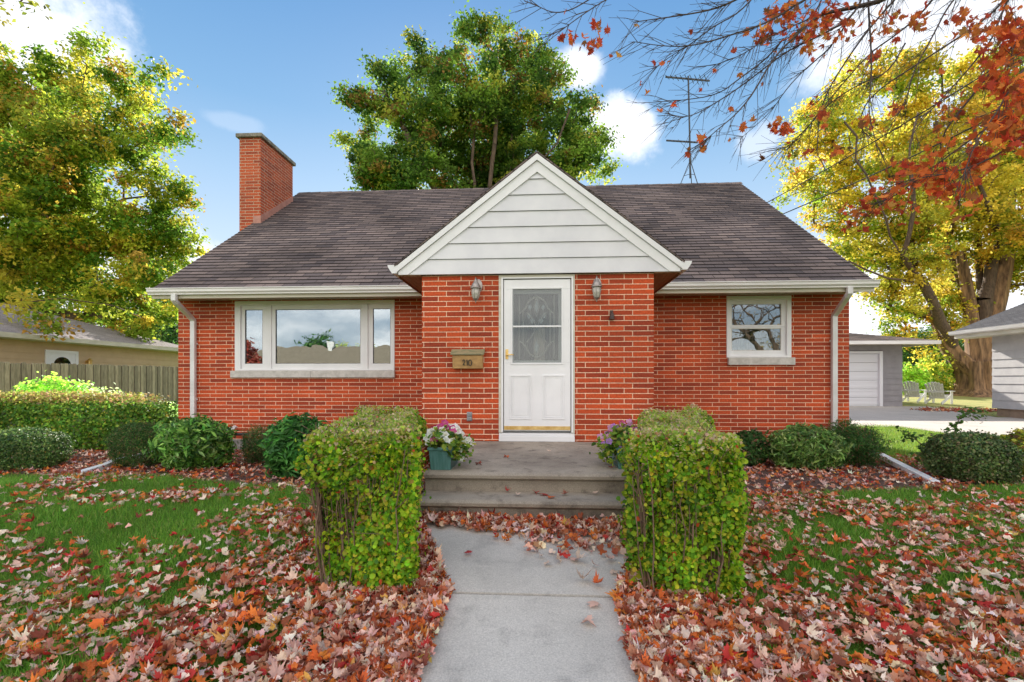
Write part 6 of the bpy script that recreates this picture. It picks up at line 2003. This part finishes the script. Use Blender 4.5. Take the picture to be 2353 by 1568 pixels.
# ---------------------------------------------------------------- red maple overhanging from the right
rm = thing("red_maple", "nearly bare red maple overhanging from the upper right with orange leaves", "tree", (6.6, 3.6, float(ground(0, 3.6))))
hub = np.array([6.4, 3.7, 5.6])
A, B, RA, RB = [], [], [], []
leafp = []
def seg(a, b, r1, r2): A.append(a); B.append(b); RA.append(r1); RB.append(r2)
def poly_seg(pts, r1, r2):
    for i in range(len(pts) - 1):
        f0, f1 = i / (len(pts) - 1), (i + 1) / (len(pts) - 1)
        seg(pts[i], pts[i + 1], r1 + (r2 - r1) * f0, r1 + (r2 - r1) * f1)
def chaikin(pts, n=2):
    for _ in range(n):
        q_ = [pts[0]]
        for i in range(len(pts) - 1):
            q_ += [pts[i] * .75 + pts[i + 1] * .25, pts[i] * .25 + pts[i + 1] * .75]
        q_.append(pts[-1]); pts = q_
    return pts
tb = np.array([6.6, 3.6, float(ground(0, 3.6)) - .1])
seg(tb, tb + (.0, 0, 2.6), .27, .21); seg(tb + (.0, 0, 2.6), hub, .21, .17)
BR = [  # u,v polyline, depth Y, r start, leaf density, twig density
    ([(2060, -40), (2037, 0), (1960, 18), (1885, 32), (1850, 62), (1800, 95)], 4.6, .032, .5, 1.0),
    ([(1850, 62), (1779, 129), (1729, 219), (1690, 265), (1650, 297), (1622, 322)], 4.6, .011, .35, 1.0),
    ([(2100, -40), (2053, 0), (1970, 100), (1897, 215), (1881, 274), (1877, 352)], 5.0, .014, .35, 1.0),
    ([(2330, -30), (2276, 39), (2120, 140), (1998, 219), (1971, 285), (1990, 310)], 5.2, .014, .4, 1.0),
    ([(2000, -40), (1994, 0), (2002, 110), (2002, 195), (1994, 250), (2014, 336)], 4.9, .012, .3, .9),
    ([(1780, -50), (1693, 0), (1640, 22), (1572, 35), (1500, 45), (1455, 51)], 4.4, .011, .3, 1.1),
    ([(1400, -30), (1353, 0), (1310, 25), (1271, 31), (1235, 14), (1205, 3)], 4.2, .007, .0, .5),
    ([(1450, -30), (1390, 0), (1330, 40), (1290, 70), (1262, 82)], 4.2, .006, .35, .7),
    ([(1930, -40), (1846, 0), (1770, 50), (1689, 78), (1600, 105), (1533, 108), (1455, 96)], 4.5, .012, .3, 1.2),
    ([(1990, -30), (1963, 39), (1880, 85), (1807, 117), (1709, 195), (1640, 240), (1584, 270), (1541, 266)], 4.7, .012, .3, 1.1),
    ([(1800, 90), (1760, 137), (1700, 180), (1650, 219), (1560, 232), (1490, 236)], 4.7, .009, .25, 1.0),
    ([(2350, -60), (2315, 0), (2290, 60), (2276, 98), (2200, 190), (2119, 274), (2096, 313)], 5.0, .014, .7, 1.0),
    ([(2420, 20), (2353, 78), (2290, 150), (2217, 242), (2170, 300), (2158, 350), (2174, 390)], 4.6, .016, 1.6, 1.0),
    ([(2450, 180), (2353, 240), (2260, 300), (2150, 380), (2060, 450), (2010, 470)], 4.9, .014, 1.8, .8),
    ([(2430, 80), (2340, 170), (2290, 260), (2240, 330), (2215, 400)], 4.2, .012, 1.8, 1.0),
    ([(2180, -50), (2120, 30), (2060, 80), (2000, 120), (1930, 200), (1880, 260), (1830, 330), (1790, 342)], 5.3, .013, .45, 1.1),
    ([(2400, 260), (2330, 330), (2270, 370), (2180, 400), (2100, 410), (2040, 430)], 4.4, .010, 1.9, .8),
    ([(2240, -50), (2180, 10), (2140, 90), (2100, 160), (2080, 240), (2040, 300)], 4.8, .011, .7, 1.0),
    ([(2400, 330), (2340, 300), (2300, 220), (2320, 140), (2345, 60)], 4.1, .009, 1.6, .8),
    ([(1760, -40), (1700, 30), (1640, 60), (1590, 100), (1540, 130), (1500, 160)], 4.5, .008, .35, 1.2),
    ([(1900, -30), (1870, 40), (1820, 60), (1760, 90), (1700, 130), (1640, 150)], 4.9, .009, .8, 1.2),
    ([(1960, 30), (1910, 110), (1860, 150), (1810, 200), (1770, 260), (1700, 320)], 4.8, .009, .4, 1.1),
    ([(2080, 100), (2040, 170), (1980, 190), (1900, 240), (1850, 300), (1810, 340), (1785, 345)], 5.2, .009, .5, 1.0),
]
for pts, Yd, r_, ld, td in BR:
    Ys = Yd + np.cumsum(rng.normal(size=len(pts)) * .10)
    p3 = chaikin([P(u, v, Yy) for (u, v), Yy in zip(pts, Ys)])
    if pts[0][1] < 0 or pts[0][0] > 2353:
        s0 = p3[0]; mid = (s0 + hub) / 2 + np.array([0, 0, .6]) * (1 if s0[2] > 4 else .2)
        poly_seg(chaikin([hub, mid, s0]), max(r_ * 1.9, .02), r_)
    poly_seg(p3, r_, .0022)
    # total length
    segl = [np.linalg.norm(p3[i + 1] - p3[i]) for i in range(len(p3) - 1)]
    tot = sum(segl)
    nt_ = int(tot * 22 * td)
    for k in range(nt_):
        i = rng.integers(0, len(p3) - 1); f_ = rng.random()
        a = p3[i] + (p3[i + 1] - p3[i]) * f_
        dr = (p3[i + 1] - p3[i]); dr = dr / (np.linalg.norm(dr) + 1e-9)
        perp = np.array([-dr[2], 0, dr[0]]) * rng.choice([-1, 1])
        dirv = dr * rng.uniform(.55, 1.1) + perp * rng.uniform(.15, .75) + np.array([-.1, rng.normal() * .25, -.22])
        dirv /= np.linalg.norm(dirv)
        L_ = rng.uniform(.10, .42)
        q1 = a + dirv * L_ * .5 + rng.normal(size=3) * .012
        q2 = q1 + (dirv + np.array([0, 0, rng.uniform(-.35, .15)])) * L_ * .5
        poly_seg([a, q1, q2], .0030, .0014)
        tips = [q2]
        for _ in range(rng.integers(0, 3)):
            d2 = dirv + rng.normal(size=3) * .5; d2 /= np.linalg.norm(d2)
            e_ = q1 + d2 * rng.uniform(.05, .18); seg(q1, e_, .0018, .0010); tips.append(e_)
        for tp_ in tips:
            pr_ = .13 * ld + (.42 if ld > 1.5 else 0) * .6
            if rng.random() < pr_:
                for _ in range(1 if ld < 1 else rng.integers(1, 5)):
                    leafp.append(tp_ + rng.normal(size=3) * (.015 if ld < 1 else .05))
# named clusters of leaves
for (u, v, r_, Yd, cnt) in ((1375, 62, 20, 4.2, 9), (1345, 100, 24, 4.2, 12), (1315, 85, 12, 4.2, 5), (1378, 105, 12, 4.2, 4), (1290, 92, 8, 4.2, 3), (1612, 322, 10, 4.6, 8), (1616, 345, 4, 4.6, 2), (1545, 240, 5, 4.6, 2), (1900, 50, 45, 4.8, 50), (1800, 40, 40, 4.7, 36), (1850, 90, 30, 4.8, 22), (1755, 85, 22, 4.7, 12),
                           (1800, 290, 22, 4.9, 10), (1780, 300, 10, 4.9, 5), (1885, 265, 20, 5, 9), (2040, 60, 30, 4.9, 10), (2110, 40, 30, 5, 12), (2230, 60, 40, 4.8, 26), (2330, 70, 40, 4.4, 40), (2300, 130, 30, 4.5, 22), (2345, 210, 40, 4.2, 46), (2290, 200, 30, 4.4, 20), (2335, 300, 32, 4.2, 36), (2285, 290, 28, 4.5, 24), (2250, 360, 28, 4.6, 20), (2130, 405, 36, 4.9, 40), (2170, 440, 28, 4.8, 22), (2080, 385, 22, 5, 14),
                           (2040, 455, 18, 5, 10), (2230, 390, 24, 4.6, 22), (1990, 280, 14, 5, 5), (1920, 350, 10, 5, 4), (2010, 130, 14, 5, 5), (1860, 350, 10, 5, 3), (2060, 250, 14, 5, 4)):
    for _ in range(int(cnt * (1.9 if u > 1750 else 1.1))):
        o_ = rng.normal(size=3); uu, vv = u + o_[0] * r_ * .6, v + o_[2] * r_ * .5
        leafp.append(P(uu, vv, Yd + o_[1] * .15))
A, B, RA, RB = np.array(A), np.array(B), np.array(RA), np.array(RB)
bigm = RA > .06
tubes_mesh("trunk", (A[bigm], B[bigm], RA[bigm], RB[bigm]), M['bark'], rm, 12)
tubes_mesh("branches", (A[~bigm], B[~bigm], RA[~bigm], RB[~bigm]), M['twig'], rm, 5)
leafp = np.array(leafp); n = len(leafp)
scatter("leaves", MAPLE, leafp, rng.normal(size=(n, 3)) + (0, -.5, .1), .074 * (.6 + .7 * rng.random(n)), pal([(.62, .13, .02), (.70, .22, .03), (.48, .06, .02), (.55, .28, .05), (.30, .10, .03)], n, .15, [5, 3, 4, 1, 1.5]), M['litter2'] if 'litter2' in M else M['leaf'], rm)
